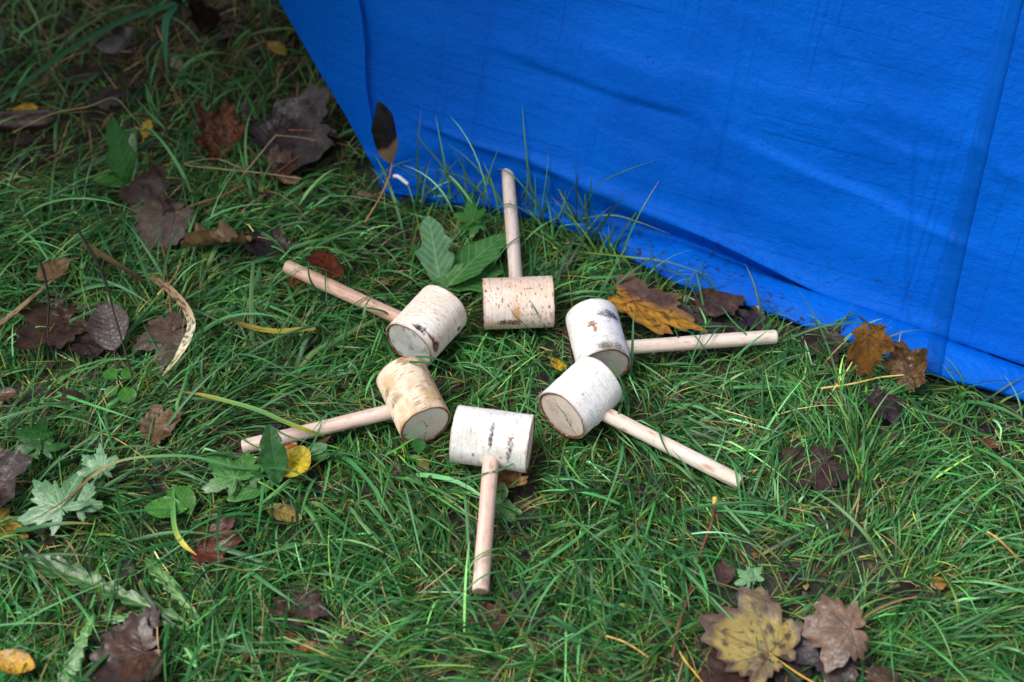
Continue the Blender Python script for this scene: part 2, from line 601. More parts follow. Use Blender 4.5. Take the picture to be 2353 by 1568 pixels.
# ------------------------------------------------------------------ unseen bush, added only to shade the far left ground
def added_shade_shrub():
    r = np.random.default_rng(19)
    base = np.array([-1.35, 2.75, 0.0])
    root = obj("added_shade_shrub", None, loc=base)
    tag(root, "added unseen bush put there to shade the ground at the upper left", "added_shade_shrub")
    tips = []
    vs, fs, off = [], [], 0
    for k in range(16):
        e = np.array([-1.10, 2.08, 1.20]) + r.normal(0, 1, 3) * np.array([.30, .30, .20])
        P = catmull(np.stack([base + [r.normal(0, .04), r.normal(0, .04), 0], base * .6 + e * .4 + [0, .12, .35], e]), 20)
        v, f = tube(P, np.linspace(.014, .003, 20), 6)
        for q in f:
            fs.append(q + off)
        vs.append(v); off += len(v)
        tips.append(P)
    V = np.concatenate(vs)
    F4 = [q for q in fs if q.shape[1] == 4]
    F6 = [q for q in fs if q.shape[1] == 6]
    obj("added_branch", mesh("added_branches", V - base, [np.concatenate(F4), np.concatenate(F6)], np.tile(lin(70, 58, 48), (len(V), 1)), M_TWIG), parent=root)
    n = 26000
    d = r.normal(0, 1, (n, 3)); d /= np.linalg.norm(d, axis=1, keepdims=True)
    c = np.array([-1.28, 2.16, 1.38]) + d * r.uniform(0.1, 1, n)[:, None] ** .6 * np.array([1.0, .88, .62])
    c += r.normal(0, .05, (n, 3))
    c = c[(c[:, 2] > 1.526 - 0.66 * c[:, 1]) & (c[:, 0] < -.30)]
    n = len(c)
    a = r.normal(0, 1, (n, 3)); a /= np.linalg.norm(a, axis=1, keepdims=True)
    b = np.cross(a, r.normal(0, 1, (n, 3))); b /= np.linalg.norm(b, axis=1, keepdims=True)
    L = r.uniform(.03, .065, n)[:, None]
    Vl = np.stack([c - a * L, c - b * L * .5, c + a * L, c + b * L * .5], 1)
    col = np.repeat((lin(46, 84, 36) * r.uniform(.5, 1.3, (n, 1)))[:, None], 4, 1)
    fo = obj("added_shade_foliage", mesh("added_shade_foliage", Vl.reshape(-1, 3) - base, np.arange(n * 4).reshape(-1, 4), col.reshape(-1, 3), M_GREEN, smooth=False), parent=root)
    fo["kind"] = "stuff"


added_shade_shrub()

# ------------------------------------------------------------------ mallets
CAPS = []          # solids the grass must not grow through: (a, b, radius, kind)


def lens_mark(u, v, cu, cv, ru, rv, soft=0.5):
    d = np.sqrt(((u - cu) / ru) ** 2 + ((v - cv) / rv) ** 2)
    return sstep(1 + soft, 1 - soft, d)


def build_mallet(spec):
    R, th = spec["R"], spec.get("bark", 0.0034)
    zc = R + spec.get("lift", 0.012)
    A = gp(*spec["far"], zc)
    Bp = gp(*spec["near"], zc)
    C = 0.5 * (A + Bp)
    X = (Bp - A)
    L = np.linalg.norm(X)
    X /= L
    Z = np.array([0, 0, 1.0])
    Y = np.cross(Z, X)
    M = np.stack([X, Y, Z], 1)
    base = np.array([C[0], C[1], 0.0])
    root = obj("mallet", None, loc=base)
    tag(root, spec["label"], "mallet", "birch mallets laid in a ring on the grass")
    loc = lambda P: (np.asarray(P) @ M.T) + (C - base)   # head frame -> thing frame
    sd = spec["seed"]

    def hit(px, py):
        """where a sight line meets the bark, as (distance along the axis, arc length from the top)"""
        d = M.T @ ray(px, py)
        o = M.T @ (EYE - C)
        a = d[1] ** 2 + d[2] ** 2
        b = o[1] * d[1] + o[2] * d[2]
        c = o[1] ** 2 + o[2] ** 2 - R * R
        disc = max(b * b - a * c, 0)
        t = (-b - math.sqrt(disc)) / a
        p = o + t * d
        return p[0], math.atan2(p[1], p[2]) * R

    def shape(phi, x):
        lobes = 1 + 0.034 * (vnoise(np.cos(phi) * 1.3 + 5, np.sin(phi) * 1.3 + 5, np.full_like(phi, sd), seed=sd) - 0.5) * 2
        swell = 0.012 * (vnoise(np.cos(phi) * 1.2 + 3, np.sin(phi) * 1.2 + 3, x * 38 + 7, seed=sd + 1) - 0.5) * 2
        return R * (lobes + swell + spec.get("taper", 0.0) * x / L)

    nu, nv = 104, 230
    xs = np.linspace(-L / 2, L / 2, nu)
    ph = np.arange(nv) / nv * 2 * math.pi - math.pi
    PH, XS = np.meshgrid(ph, xs)
    RR = shape(PH, XS)
    U, V = XS, PH * R
    # --- bark colour
    cw, ct = lin(*spec["white"]), lin(*spec["tan"])
    cx_, cy_ = np.cos(PH) * 2.2 + sd, np.sin(PH) * 2.2
    f = fbm(cx_, cy_, XS * 38, seed=sd + 3, oct=4)
    colr = mix(cw, ct, sstep(0.38, 0.66, f) * spec.get("tan_amt", 0.6))
    streak = fbm(XS * 700, V * 45, seed=sd + 5, oct=3)           # peeling runs round the log
    colr = mix(colr, lin(250, 246, 238), sstep(0.56, 0.70, streak) * 0.14)
    colr = mix(colr, colr * 0.8, sstep(0.36, 0.24, streak) * 0.14)
    dirty = fbm(XS * 60 + 9, V * 60, seed=sd + 8, oct=4)
    under = spec.get("dirt", 0.3)
    colr = mix(colr, lin(160, 156, 138), sstep(0.56, 0.76, dirty) * under * 0.4)
    H = 0.0009 * (streak - 0.5) + 0.0005 * (fbm(XS * 130, V * 130, seed=sd + 9, oct=3) - 0.5)
    rl = np.random.default_rng(sd)
    for _ in range(spec.get("dashes", 40)):                        # lenticels: short dashes round the log
        cu, cv = rl.uniform(-L / 2, L / 2), rl.uniform(-math.pi, math.pi) * R
        w = rl.uniform(*spec.get("dash_w", (0.0005, 0.0010)))
        ln = rl.uniform(*spec.get("dash_l", (0.002, 0.006)))
        mk = lens_mark(U + (V - cv) * 0.12, V, cu, cv, w, ln, 0.6)
        colr = mix(colr, lin(*spec.get("dash_c", (120, 82, 58))), mk * rl.uniform(*spec.get("dash_a", (0.35, 0.9))))
    fleck = fbm(XS * 520, V * 520, seed=sd + 11, oct=3)
    colr = mix(colr, colr * 0.62, sstep(0.60, 0.74, fleck) * 0.55)
    colr = colr * (0.90 + 0.2 * fbm(XS * 45, V * 45, seed=sd + 13, oct=4))[..., None]
    jx = (fbm(XS * 260, V * 260, seed=sd + 12, oct=3) - 0.5)
    for mk_ in spec["marks"]:
        px, py, ru, rv, c, amt, kind = mk_
        cu, cv = hit(px, py)
        if kind in ('patch', 'scar', 'knot'):
            ru, rv = ru * 1.3, rv * 1.3
            amt = min(1, amt * 1.1)
        jag = 0.0045 if kind == "patch" else 0.002
        uu, vv = U + jx * jag * 2, V + (fbm(XS * 240 + 5, V * 240, seed=sd + 15, oct=3) - 0.5) * jag * 2
        mk = lens_mark(uu, vv, cu, cv, ru, rv, 0.45)
        if kind == "patch":
            sp = fbm(XS * 900, V * 900, seed=sd + 20, oct=3)
            mk = mk * (0.35 + 0.65 * sstep(0.32, 0.52, sp))
        colr = mix(colr, lin(*c), mk * amt)
        if kind == "knot":
            H += 0.0022 * lens_mark(U, V, cu, cv, ru * 2.0, rv * 2.0, 0.9) - 0.003 * mk
        elif kind == "scar":
            H -= 0.0015 * mk
    rim = sstep(0.003, 0.0, np.minimum(XS + L / 2, L / 2 - XS) + 0.0012 * (vnoise(V * 300, XS * 0, seed=sd + 30) - 0.5))
    colr = mix(colr, lin(150, 120, 96), rim * 0.5)
    RO = RR + H
    edge_in = np.zeros_like(RO)
    outer = np.stack([XS, RO * np.sin(PH), RO * np.cos(PH)], -1)
    # ends roll over into the inner bark ring
    def ring(i, dx, dr):
        q = RO[i] + dr
        return np.stack([np.full(nv, xs[i] + dx) + 0.0022 * (vnoise(ph * 4 + 20, ph * 0 + i, seed=sd + 90) - 0.5) * (1 if abs(dx) < 0.003 else 0), q * np.sin(ph), q * np.cos(ph)], -1)
    rows = [ring(0, 0.004, -th), ring(0, 0.0002, -th), ring(0, -0.0006, -th * 0.5), *outer, ring(nu - 1, 0.0006, -th * 0.5), ring(nu - 1, -0.0002, -th), ring(nu - 1, -0.004, -th)]
    ib, il = lin(98, 62, 42), lin(170, 128, 94)
    nb = vnoise(ph * 7, ph * 0 + sd, seed=sd + 40)
    ribc = mix(ib, il, sstep(0.45, 0.8, nb))
    crows = [np.tile(ib, (nv, 1)), ribc, np.tile(ib, (nv, 1)), *colr, np.tile(ib, (nv, 1)), ribc, np.tile(ib, (nv, 1))]
    head_me_v, head_faces, head_c = [], [], []
    # --- the wooden core with its two cut faces
    nr = 30
    rr = np.linspace(0, 1, nr)
    cv_, cf_, cc_ = [], [], []
    for e, (i, sgn) in enumerate(((0, -1), (nu - 1, 1))):
        q = RO[i] - th - 0.0002
        P = np.stack([np.full((nr, nv), xs[i] - sgn * 0.0009), rr[:, None] * (q * np.sin(ph)), rr[:, None] * (q * np.cos(ph))], -1)
        off = len(np.concatenate(cv_)) if cv_ else 0
        yy, zz = P[..., 1], P[..., 2]
        ang = np.broadcast_to(ph, yy.shape)
        py_, pz_ = R * spec.get("pith", (0.1, -0.15))[0], R * spec.get("pith", (0.1, -0.15))[1]
        dist = np.hypot(yy - py_, zz - pz_)
        wob = dist * (1 + 0.08 * (vnoise(yy * 60, zz * 60, seed=sd + 50) - 0.5))
        rings = 0.5 + 0.5 * np.sin(wob / 0.0021 * 2 * math.pi)
        c = mix(lin(*spec["face"]), lin(*spec["face2"]), rings * 0.22 + 0.5 * sstep(0.42, 0.68, fbm(yy * 55, zz * 55, seed=sd + 51 + e, oct=4)))
        saw = fbm(yy * 500 + zz * 160, zz * 30, seed=sd + 55, oct=2)
        c = mix(c, lin(*spec["face"]) * 0.72, sstep(0.55, 0.75, saw) * 0.25)
        c = mix(c, lin(150, 122, 98), sstep(0.90, 1.0, np.broadcast_to(rr[:, None], yy.shape)) * 0.35)
        c = mix(c, lin(96, 66, 48), sstep(0.0022, 0.0008, dist) * 0.9)
        grime = fbm(yy * 110, zz * 110, seed=sd + 58, oct=4)
        c = mix(c, lin(88, 84, 76), sstep(0.56, 0.75, grime) * spec.get("grime", 0.12))
        if e == 1:
            for (a0, ln, st, cc) in spec.get("cracks", []):
                along = (yy - py_) * math.cos(a0) + (zz - pz_) * math.sin(a0)
                perp = -(yy - py_) * math.sin(a0) + (zz - pz_) * math.cos(a0) + 0.0012 * (vnoise(along * 300, along * 0, seed=sd + 60) - 0.5)
                mk = sstep(0.0012, 0.0004, np.abs(perp)) * (along > st * R) * (along < ln * R) * sstep(0.35, 0.55, vnoise(along * 700, along * 0 + a0, seed=sd + 61))
                c = mix(c, lin(*cc), mk * 0.85)
        F = grid_faces(nr, nv, True)
        cv_.append(P.reshape(-1, 3)); cf_.append(F + off); cc_.append(c.reshape(-1, 3))
    o0 = nr * nv
    a = (nr - 1) * nv + np.arange(nv)
    b = o0 + (nr - 1) * nv + np.arange(nv)
    cf_.append(np.stack([a, np.roll(a, -1), np.roll(b, -1), b], -1))
    core = obj("head", mesh("mallet_head", loc(np.concatenate(cv_)), [np.concatenate(cf_)], np.concatenate(cc_) * np.array([.88, .92, .96]), M_WOOD, smooth=False), parent=root)
    bark_v = np.stack(rows)
    bk = obj("bark", mesh("mallet_bark", loc(bark_v.reshape(-1, 3)), grid_faces(len(rows), nv, True)[:, ::-1], np.stack(crows).reshape(-1, 3) * np.array([.92, .92, .95]), M_BARK), parent=core)
    # --- handle: a turned beech dowel let into the head
    hr = spec.get("hr", 0.0098)
    T = gp(*spec["tip"], spec["tip_z"])
    S = np.array([*gp(*spec["from"], zc)[:2], zc + spec.get("from_dz", 0.0)])
    d = T - S
    HL = np.linalg.norm(d)
    d /= HL
    side = np.cross(d, [0, 0, 1.0]); side /= np.linalg.norm(side)
    upv = np.cross(side, d)
    n1, n2 = 150, 36
    t = np.concatenate([np.linspace(0, 1, n1)])
    q = np.arange(n2) / n2 * 2 * math.pi
    bend = spec.get("bend", 0.0) * np.sin(t * math.pi)
    rad = hr * (1 + 0.02 * np.sin(t * 9 + sd))
    prof = [(t_, r_) for t_, r_ in zip(t * HL, rad)]
    prof += [(HL + 0.0012, hr * 0.94), (HL + 0.0020, hr * 0.80), (HL + 0.0021, hr * 0.4), (HL + 0.0021, 0.0)]
    prof = np.array(prof)
    bb = np.interp(prof[:, 0], t * HL, bend)
    P = S + prof[:, 0, None, None] * d + bb[:, None, None] * upv + prof[:, 1, None, None] * (np.cos(q)[None, :, None] * side + np.sin(q)[None, :, None] * upv)
    LL, QQ = np.meshgrid(prof[:, 0], q, indexing='ij')
    cq, sq = np.cos(QQ), np.sin(QQ)
    g1 = fbm(LL * 14 + sd, cq * 3.0, sq * 3.0, seed=sd + 70, oct=4)
    g2 = fbm(LL * 120, cq * 9, sq * 9, seed=sd + 74, oct=3)
    hc = mix(lin(*spec["beech"]), lin(*spec["beech2"]), sstep(0.34, 0.66, g1) * 0.75)
    hc = mix(hc, lin(*spec["beech2"]) * 0.6, sstep(0.64, 0.76, g2) * 0.55)
    stain = fbm(LL * 34 + 3, cq * 1.6 + 8, sq * 1.6, seed=sd + 78, oct=3)
    hc = mix(hc, lin(176, 118, 84), sstep(0.68, 0.78, stain) * 0.75)
    hc = mix(hc, lin(120, 100, 80), sstep(0.62, 0.8, fbm(LL * 60, cq * 4, sq * 4, seed=sd + 79, oct=3)) * spec.get("hdirt", 0.2))
    endm = sstep(HL + 0.0017, HL + 0.00205, LL)
    hc = mix(hc, lin(*spec.get("end", (196, 178, 160))), endm * 0.9)
    obj("handle", mesh("mallet_handle", P.reshape(-1, 3) - base, grid_faces(len(prof), n2, True)[:, ::-1], hc.reshape(-1, 3) * np.array([.84, .87, .91]), M_BEECH), parent=root)
    CAPS.append((A, Bp, R, "head"))
    CAPS.append((S, T, hr, "handle"))
    return root


BR, DK, GY = (112, 74, 50), (46, 38, 36), (96, 96, 92)
MALLETS = [
    dict(label="birch mallet with freckled tan bark, its handle reaching back over the tarp edge", seed=21, R=0.0358, far=(1111, 699), near=(1270, 693),
         tip=(1167, 396), tip_z=0.058, **{"from": (1190, 697)}, white=(236, 218, 204), tan=(224, 192, 164), tan_amt=0.75, dirt=0.25, dashes=260, dash_w=(0.0005, 0.001),
         dash_l=(0.0008, 0.0026), dash_c=(66, 50, 46), dash_a=(0.4, 1.0), face=(206, 184, 160), face2=(180, 150, 122), beech=(224, 206, 192), beech2=(206, 180, 160), hdirt=0.45,
         marks=[(1150, 725, 0.016, 0.011, (232, 222, 212), 0.85, "flat"), (1188, 722, 0.006, 0.011, (196, 142, 88), 0.8, "flat"), (1172, 742, 0.013, 0.004, (70, 44, 32), 0.9, "patch"), (1166, 751, 0.010, 0.0035, (214, 198, 186), 0.8, "flat"), (1150, 757, 0.013, 0.003, (64, 40, 30), 0.9, "scar"), (1268, 726, 0.003, 0.006, (120, 104, 100), 0.7, "flat"), (1212, 665, 0.008, 0.0008, (90, 70, 64), 0.7, "flat"), (1155, 690, 0.0008, 0.003, DK, 0.9, "flat"), (1188, 681, 0.0009, 0.003, DK, 0.9, "flat"), (1145, 704, 0.001, 0.003, DK, 0.8, "flat"), (1222, 704, 0.0009, 0.003, DK, 0.9, "flat"), (1262, 705, 0.0009, 0.003, DK, 0.9, "flat")]),
    dict(label="white birch mallet with grey lichen patches, handle pointing along the tarp past the yellow leaf", seed=33, R=0.0362, far=(1358, 727), near=(1388, 842), taper=0.0,
         tip=(1781, 774), tip_z=0.034, **{"from": (1374, 795)}, from_dz=-0.008, white=(234, 232, 228), tan=(218, 212, 198), tan_amt=0.5, dirt=0.4, dashes=50, dash_c=(140, 128, 112),
         face=(218, 208, 194), face2=(198, 184, 166), beech=(230, 210, 196), beech2=(214, 188, 168),
         marks=[(1402, 722, 0.0055, 0.012, GY, 0.95, "patch"), (1410, 728, 0.003, 0.010, (60, 62, 64), 0.9, "patch"), (1378, 722, 0.002, 0.004, (70, 72, 80), 0.8, "flat"), (1408, 796, 0.0075, 0.016, (104, 102, 88), 0.95, "patch"), (1392, 797, 0.004, 0.006, (78, 78, 74), 0.9, "patch"), (1360, 744, 0.0022, 0.0055, (150, 104, 74), 0.9, "scar"), (1366, 753, 0.005, 0.0018, (166, 116, 84), 0.9, "scar"), (1358, 739, 0.0012, 0.006, (84, 64, 54), 0.8, "flat")]),
    dict(label="thickest mallet, clean white bark with a broad pale cut face, beside the grey-patched mallet", seed=45, R=0.0395, far=(1376, 874), near=(1291, 955),
         tip=(1699, 1108), tip_z=0.022, **{"from": (1350, 924)}, from_dz=-0.006, white=(240, 238, 234), tan=(228, 222, 212), tan_amt=0.4, dirt=0.15, dashes=40, dash_c=(168, 156, 142), dash_a=(0.3, 0.6), bark=0.004,
         face=(228, 208, 192), face2=(206, 184, 168), beech=(234, 216, 200), beech2=(216, 192, 170), pith=(0.2, -0.1), cracks=[(2.3, 0.9, -0.9, (110, 78, 60))], grime=0.2,
         marks=[(1383, 973, 0.003, 0.004, (80, 66, 50), 0.9, "knot"), (1340, 906, 0.003, 0.0015, (150, 140, 150), 0.7, "flat"), (1372, 858, 0.004, 0.0009, (160, 146, 132), 0.7, "flat"), (1300, 880, 0.0009, 0.004, (196, 160, 130), 0.7, "flat")]),
    dict(label="birch mallet with two dark upright scars, its handle pointing straight at the bottom edge", seed=57, R=0.0375, far=(1219, 1021), near=(1046, 997),
         tip=(1104, 1357), tip_z=0.040, **{"from": (1131, 1022)}, from_dz=0.004, white=(238, 236, 230), tan=(212, 212, 204), tan_amt=0.75, dirt=0.75, dashes=60, dash_c=(170, 104, 70), dash_a=(0.3, 0.8), dash_l=(0.002, 0.005),
         face=(222, 216, 208), face2=(204, 196, 184), beech=(228, 200, 184), beech2=(208, 170, 150), hr=0.0101, end=(142, 124, 108),
         marks=[(1129, 1002, 0.0022, 0.014, (70, 70, 70), 0.95, "patch"), (1131, 1008, 0.0012, 0.010, (46, 46, 48), 0.9, "flat"), (1173, 1022, 0.0018, 0.012, (84, 78, 74), 0.9, "patch"), (1174, 1010, 0.001, 0.002, (160, 70, 50), 0.9, "flat"), (1110, 1027, 0.0014, 0.0014, (214, 122, 66), 0.9, "flat"), (1150, 1053, 0.0022, 0.0012, (204, 108, 60), 0.9, "flat"), (1087, 1046, 0.002, 0.003, (60, 54, 50), 0.8, "flat"), (1170, 1050, 0.0018, 0.008, (84, 78, 74), 0.8, "patch"), (1205, 1040, 0.001, 0.002, (214, 132, 86), 0.8, "flat")]),
    dict(label="yellowish tan birch mallet with brown dashes, handle end hidden behind the glossy dock leaf", seed=69, R=0.0350, far=(922, 860), near=(978, 978), taper=0.02,
         tip=(561, 1027), tip_z=0.013, **{"from": (950, 928)}, from_dz=-0.005, white=(228, 208, 180), tan=(198, 160, 114), tan_amt=0.9, dirt=0.55, dashes=70, dash_c=(124, 84, 56), dash_w=(0.0006, 0.0010), dash_l=(0.003, 0.0055), dash_a=(0.6, 1.0),
         face=(224, 214, 202), face2=(206, 194, 180), beech=(228, 202, 188), beech2=(206, 172, 154), pith=(0.05, -0.1), cracks=[(-1.75, 0.9, 0.0, (110, 80, 60)), (1.9, 0.5, 0.0, (110, 80, 60))],
         marks=[(908, 918, 0.005, 0.009, (112, 96, 84), 0.7, "patch"), (888, 905, 0.004, 0.007, (104, 82, 60), 0.6, "patch"), (893, 880, 0.012, 0.012, (180, 148, 96), 0.6, "flat"), (945, 880, 0.008, 0.006, (226, 178, 138), 0.5, "flat"), (986, 884, 0.0015, 0.0025, (104, 78, 66), 0.8, "flat"), (940, 894, 0.004, 0.004, (226, 170, 140), 0.5, "flat")]),
    dict(label="cream birch mallet with one black knot and a brown bark tear near its face", seed=83, R=0.0384, far=(1022, 706), near=(941, 795),
         tip=(661, 613), tip_z=0.040, **{"from": (978, 755)}, from_dz=-0.004, white=(238, 230, 218), tan=(226, 208, 180), tan_amt=0.6, dirt=0.12, dashes=60, dash_c=(190, 140, 110), dash_a=(0.3, 0.8), dash_l=(0.002, 0.005),
         face=(210, 208, 200), face2=(172, 168, 158), grime=0.5, beech=(214, 178, 156), beech2=(190, 146, 122), hdirt=0.4,
         marks=[(966, 757, 0.004, 0.0075, (74, 66, 72), 0.95, "patch"), (961, 753, 0.002, 0.004, (50, 46, 52), 0.9, "scar"), (951, 744, 0.0008, 0.003, (150, 110, 80), 0.8, "flat"), (994, 781, 0.0016, 0.010, (110, 72, 46), 0.9, "scar"), (1004, 797, 0.0045, 0.0085, (96, 58, 36), 0.95, "scar"), (1005, 800, 0.002, 0.005, (168, 120, 84), 0.8, "flat"), (1055, 757, 0.0025, 0.004, (80, 72, 62), 0.9, "knot"), (1045, 738, 0.0008, 0.006, (190, 150, 110), 0.8, "flat")]),
]
for sp in MALLETS:
    build_mallet(sp)

# ------------------------------------------------------------------ leaves: shape makers, all in a frame with x from base to tip, z the face
def palm_outline(th, lobes, sinus, teeth, tooth_n, seed):
    r = np.zeros_like(th)
    for a0, L, w in lobes:
        d = np.abs((th - math.radians(a0) + math.pi) % (2 * math.pi) - math.pi) / math.radians(w)
        r = np.maximum(r, L * (1 - sinus * np.clip(d, 0, 3) ** 1.15))
    r = np.maximum(r, 0.16)
    saw = np.abs(((th * tooth_n / math.pi) % 1) - 0.5) * 2
    r = r * (1 + teeth * (saw - 0.5) * (0.3 + 1.4 * vnoise(th * 3.1, th * 0 + 2, seed=seed + 1)) + 0.22 * (vnoise(th * 2.3 + 7, th * 0, seed=seed) - 0.5))
    return r


def seg_d(x, y, a, b):
    a, b = np.array(a), np.array(b)
    ab = b - a
    t = np.clip(((x - a[0]) * ab[0] + (y - a[1]) * ab[1]) / (ab @ ab), 0, 1)
    return np.hypot(x - a[0] - t * ab[0], y - a[1] - t * ab[1]), t


def palm_leaf(seed, L, width=1.0, lobes=None, sinus=0.50, teeth=0.15, tooth_n=10, nth=120, nr=22):
    lobes = lobes or [(0, 1.0, 50), (48, 0.88, 44), (-48, 0.88, 44), (100, 0.62, 46), (-100, 0.62, 46), (150, 0.36, 46), (-150, 0.36, 46)]
    q_ = np.random.default_rng(seed + 5)
    if len(lobes) == 7 and lobes[1][0] == 48:                 # no two fallen leaves alike
        lobes = [(a + q_.uniform(-8, 8), l * q_.uniform(.78, 1.14) if k else l, w * q_.uniform(.78, 1.05)) for k, (a, l, w) in enumerate(lobes)]
    th = np.linspace(-math.radians(172), math.radians(172), nth)
    r = palm_outline(th, lobes, sinus, teeth, tooth_n, seed)
    rr = np.linspace(0.0, 1, nr) ** 0.85
    x = L * rr[:, None] * r * np.cos(th)
    y = L * width * rr[:, None] * r * np.sin(th)
    vein = np.full_like(x, 1e9)
    for a0, l, w in lobes:
        if l < 0.4:
            continue
        a = math.radians(a0)
        tip = (L * l * 0.95 * math.cos(a), L * width * l * 0.95 * math.sin(a))
        d, t = seg_d(x, y, (0, 0), tip)
        vein = np.minimum(vein, d / (0.016 - 0.009 * t))
        for f in (0.28, 0.46, 0.64, 0.8):
            s = (tip[0] * f, tip[1] * f)
            for sg in (-1, 1):
                b = a + sg * 0.68
                e = (s[0] + L * l * 0.40 * (1.05 - f) * math.cos(b), s[1] + L * l * 0.40 * (1.05 - f) * math.sin(b))
                d, t = seg_d(x, y, s, e)
                vein = np.minimum(vein, d / 0.0065)
    edge = np.broadcast_to(rr[:, None], x.shape)
    return x, y, vein / L, edge


def oval_leaf(seed, L, width=0.5, teeth=0.05, n_side=7, power=0.85, jag=0.0, ns=70, nt=25, lobed=None):
    if lobed:
        ns, nt = 170, 11
    s = np.linspace(0, 1, ns)
    w = np.sin(math.pi * np.clip(s, 0, 1) ** power) ** 0.75
    if lobed:                                           # dandelion: back-pointing teeth that grow towards the tip
        k, depth = lobed
        saw = (s * k) % 1.0
        tooth = np.where(saw < .8, saw / .8, (1 - saw) / .2)
        w = (0.20 + 0.9 * s ** 0.8) * (1 - depth * (1 - tooth ** 0.7) * sstep(.92, .8, s)) * np.clip((1 - s) / 0.20, 0, 1) ** 0.7 + 0.03
    w = w * (1 + teeth * (((s * 15) % 1) - 0.5) + 0.12 * (vnoise(s * 6, s * 0, seed=seed) - 0.5))
    t = np.linspace(-1, 1, nt)
    wl = w * (1 + jag * (vnoise(s * 9, s * 0 + 3, seed=seed) - 0.5))
    wr = w * (1 + jag * (vnoise(s * 9, s * 0 + 8, seed=seed) - 0.5))
    ww = np.where(t[None, :] < 0, wl[:, None], wr[:, None])
    y = L * width * 0.5 * ww * t[None, :]
    x = L * s[:, None] + np.abs(y) * (0.25 if lobed is None else -0.12)
    x = np.minimum(x, L * (1.0 if lobed is None else 1.1)) + 0 * y
    vein = np.abs(y) / (0.013 * (1.15 - s[:, None]))
    for k in range(1, n_side + 1):
        f = k / (n_side + 1.3)
        for sg in (-1, 1):
            d, _ = seg_d(x, y, (L * f, 0), (L * (f + 0.26), sg * L * width * 0.5))
            vein = np.minimum(vein, d / 0.006)
    edge = np.abs(np.broadcast_to(t[None, :], x.shape))
    return x, y, vein / L, edge


def leaf_mesh(name, kind, seed, L, width, c, mat, curl=(0, 0), wave=0.03, cup=0.0, crumple=0.0, **kw):
    """c: dict(base, alt, vein, edge, spot, spot_amt, alt_amt, split) in 0-255 colours"""
    if kind == "palm":
        x, y, vein, edge = palm_leaf(seed, L, width, **kw)
    else:
        x, y, vein, edge = oval_leaf(seed, L, width, **kw)
    nz = lambda f, s, o=4: fbm(x / L * f + 31 + seed % 7, y / L * f + 17, seed=seed + s, oct=o)
    v = np.exp(-(vein) ** 2)
    base, alt = lin(*c["base"]), lin(*c.get("alt", c["base"]))
    col = mix(base, alt, sstep(0.40, 0.62, nz(3.2, 1)) * c.get("alt_amt", 0.8))
    if "split" in c:                                    # one half of the leaf turned another colour
        col = mix(col, lin(*c["split"]), sstep(-0.12, 0.12, (y / L) + 0.25 * (nz(4, 2) - 0.5) + c.get("split_at", 0)))
    col = mix(col, col * 0.62, sstep(0.50, 0.75, nz(13, 3)) * 0.6)
    col = mix(col, col * 1.3 + 0.004, sstep(0.55, 0.72, nz(9, 9)) * 0.45)
    if "spot" in c:
        sp = nz(c.get("spot_f", 16), 5, 3)
        col = mix(col, lin(*c["spot"]), sstep(0.60, 0.67, sp) * c.get("spot_amt", 0.9))
    col = mix(col, lin(*c.get("edge", tuple(q * 0.7 for q in c["base"]))), sstep(0.80, 1.0, edge + 0.2 * (nz(8, 6) - 0.5)) * c.get("edge_amt", 0.6))
    col = mix(col, lin(*c.get("vein", tuple(q * 0.75 for q in c["base"]))), v * c.get("vein_amt", 0.75))
    if mat is not M_GREEN:
        col = col * c.get('gain', 0.48) * np.array([1.0, 0.95, 0.86])
        col = mix(col, col * 0.45, sstep(0.52, 0.68, nz(5, 21)) * 0.6)
        if 'tipc' in c:
            col = mix(col, lin(150, 122, 92) * (0.6 + 0.8 * nz(12, 31))[..., None], sstep(0.34, 0.22, x / L + 0.10 * (nz(7, 30) - .5)))
    else:
        col = col * np.array([.80, .92, .78])
    z = curl[0] * x ** 2 / L + curl[1] * y ** 2 / L + cup * L * edge ** 3
    z = z + wave * L * (nz(2.2, 7, 3) - 0.5) * 2 * (0.25 + edge) + crumple * L * (np.abs(nz(5.5, 8, 3) - 0.5) * 2) * edge
    z = z - v * 0.003 * L + 0.002 * L * (1 - np.exp(-vein * 0.25))
    if kind == "palm":
        P = np.stack([x, y, z], -1)
        return mesh(name, P, grid_faces(*x.shape), col.reshape(-1, 3), mat)
    return mesh(name, np.stack([x, y, z], -1), grid_faces(*x.shape), col.reshape(-1, 3), mat)


DISCS = []            # (cx, cy, r, z, keep) : grass above a leaf is thinned


def leaf_frame(bpx, tpx, zb, zt, roll):
    P, T = gp(*bpx, zb), gp(*tpx, zt)
    X = T - P
    L = np.linalg.norm(X)
    X /= L
    side = np.cross([0, 0, 1.0], X)
    side /= np.linalg.norm(side)
    N = np.cross(X, side)
    a = math.radians(roll)
    Y = side * math.cos(a) + N * math.sin(a)
    Z = np.cross(X, Y)
    M = Matrix(((X[0], Y[0], Z[0], P[0]), (X[1], Y[1], Z[1], P[1]), (X[2], Y[2], Z[2], P[2]), (0, 0, 0, 1)))
    return P, T, L, M, np.stack([X, Y, Z], 1)


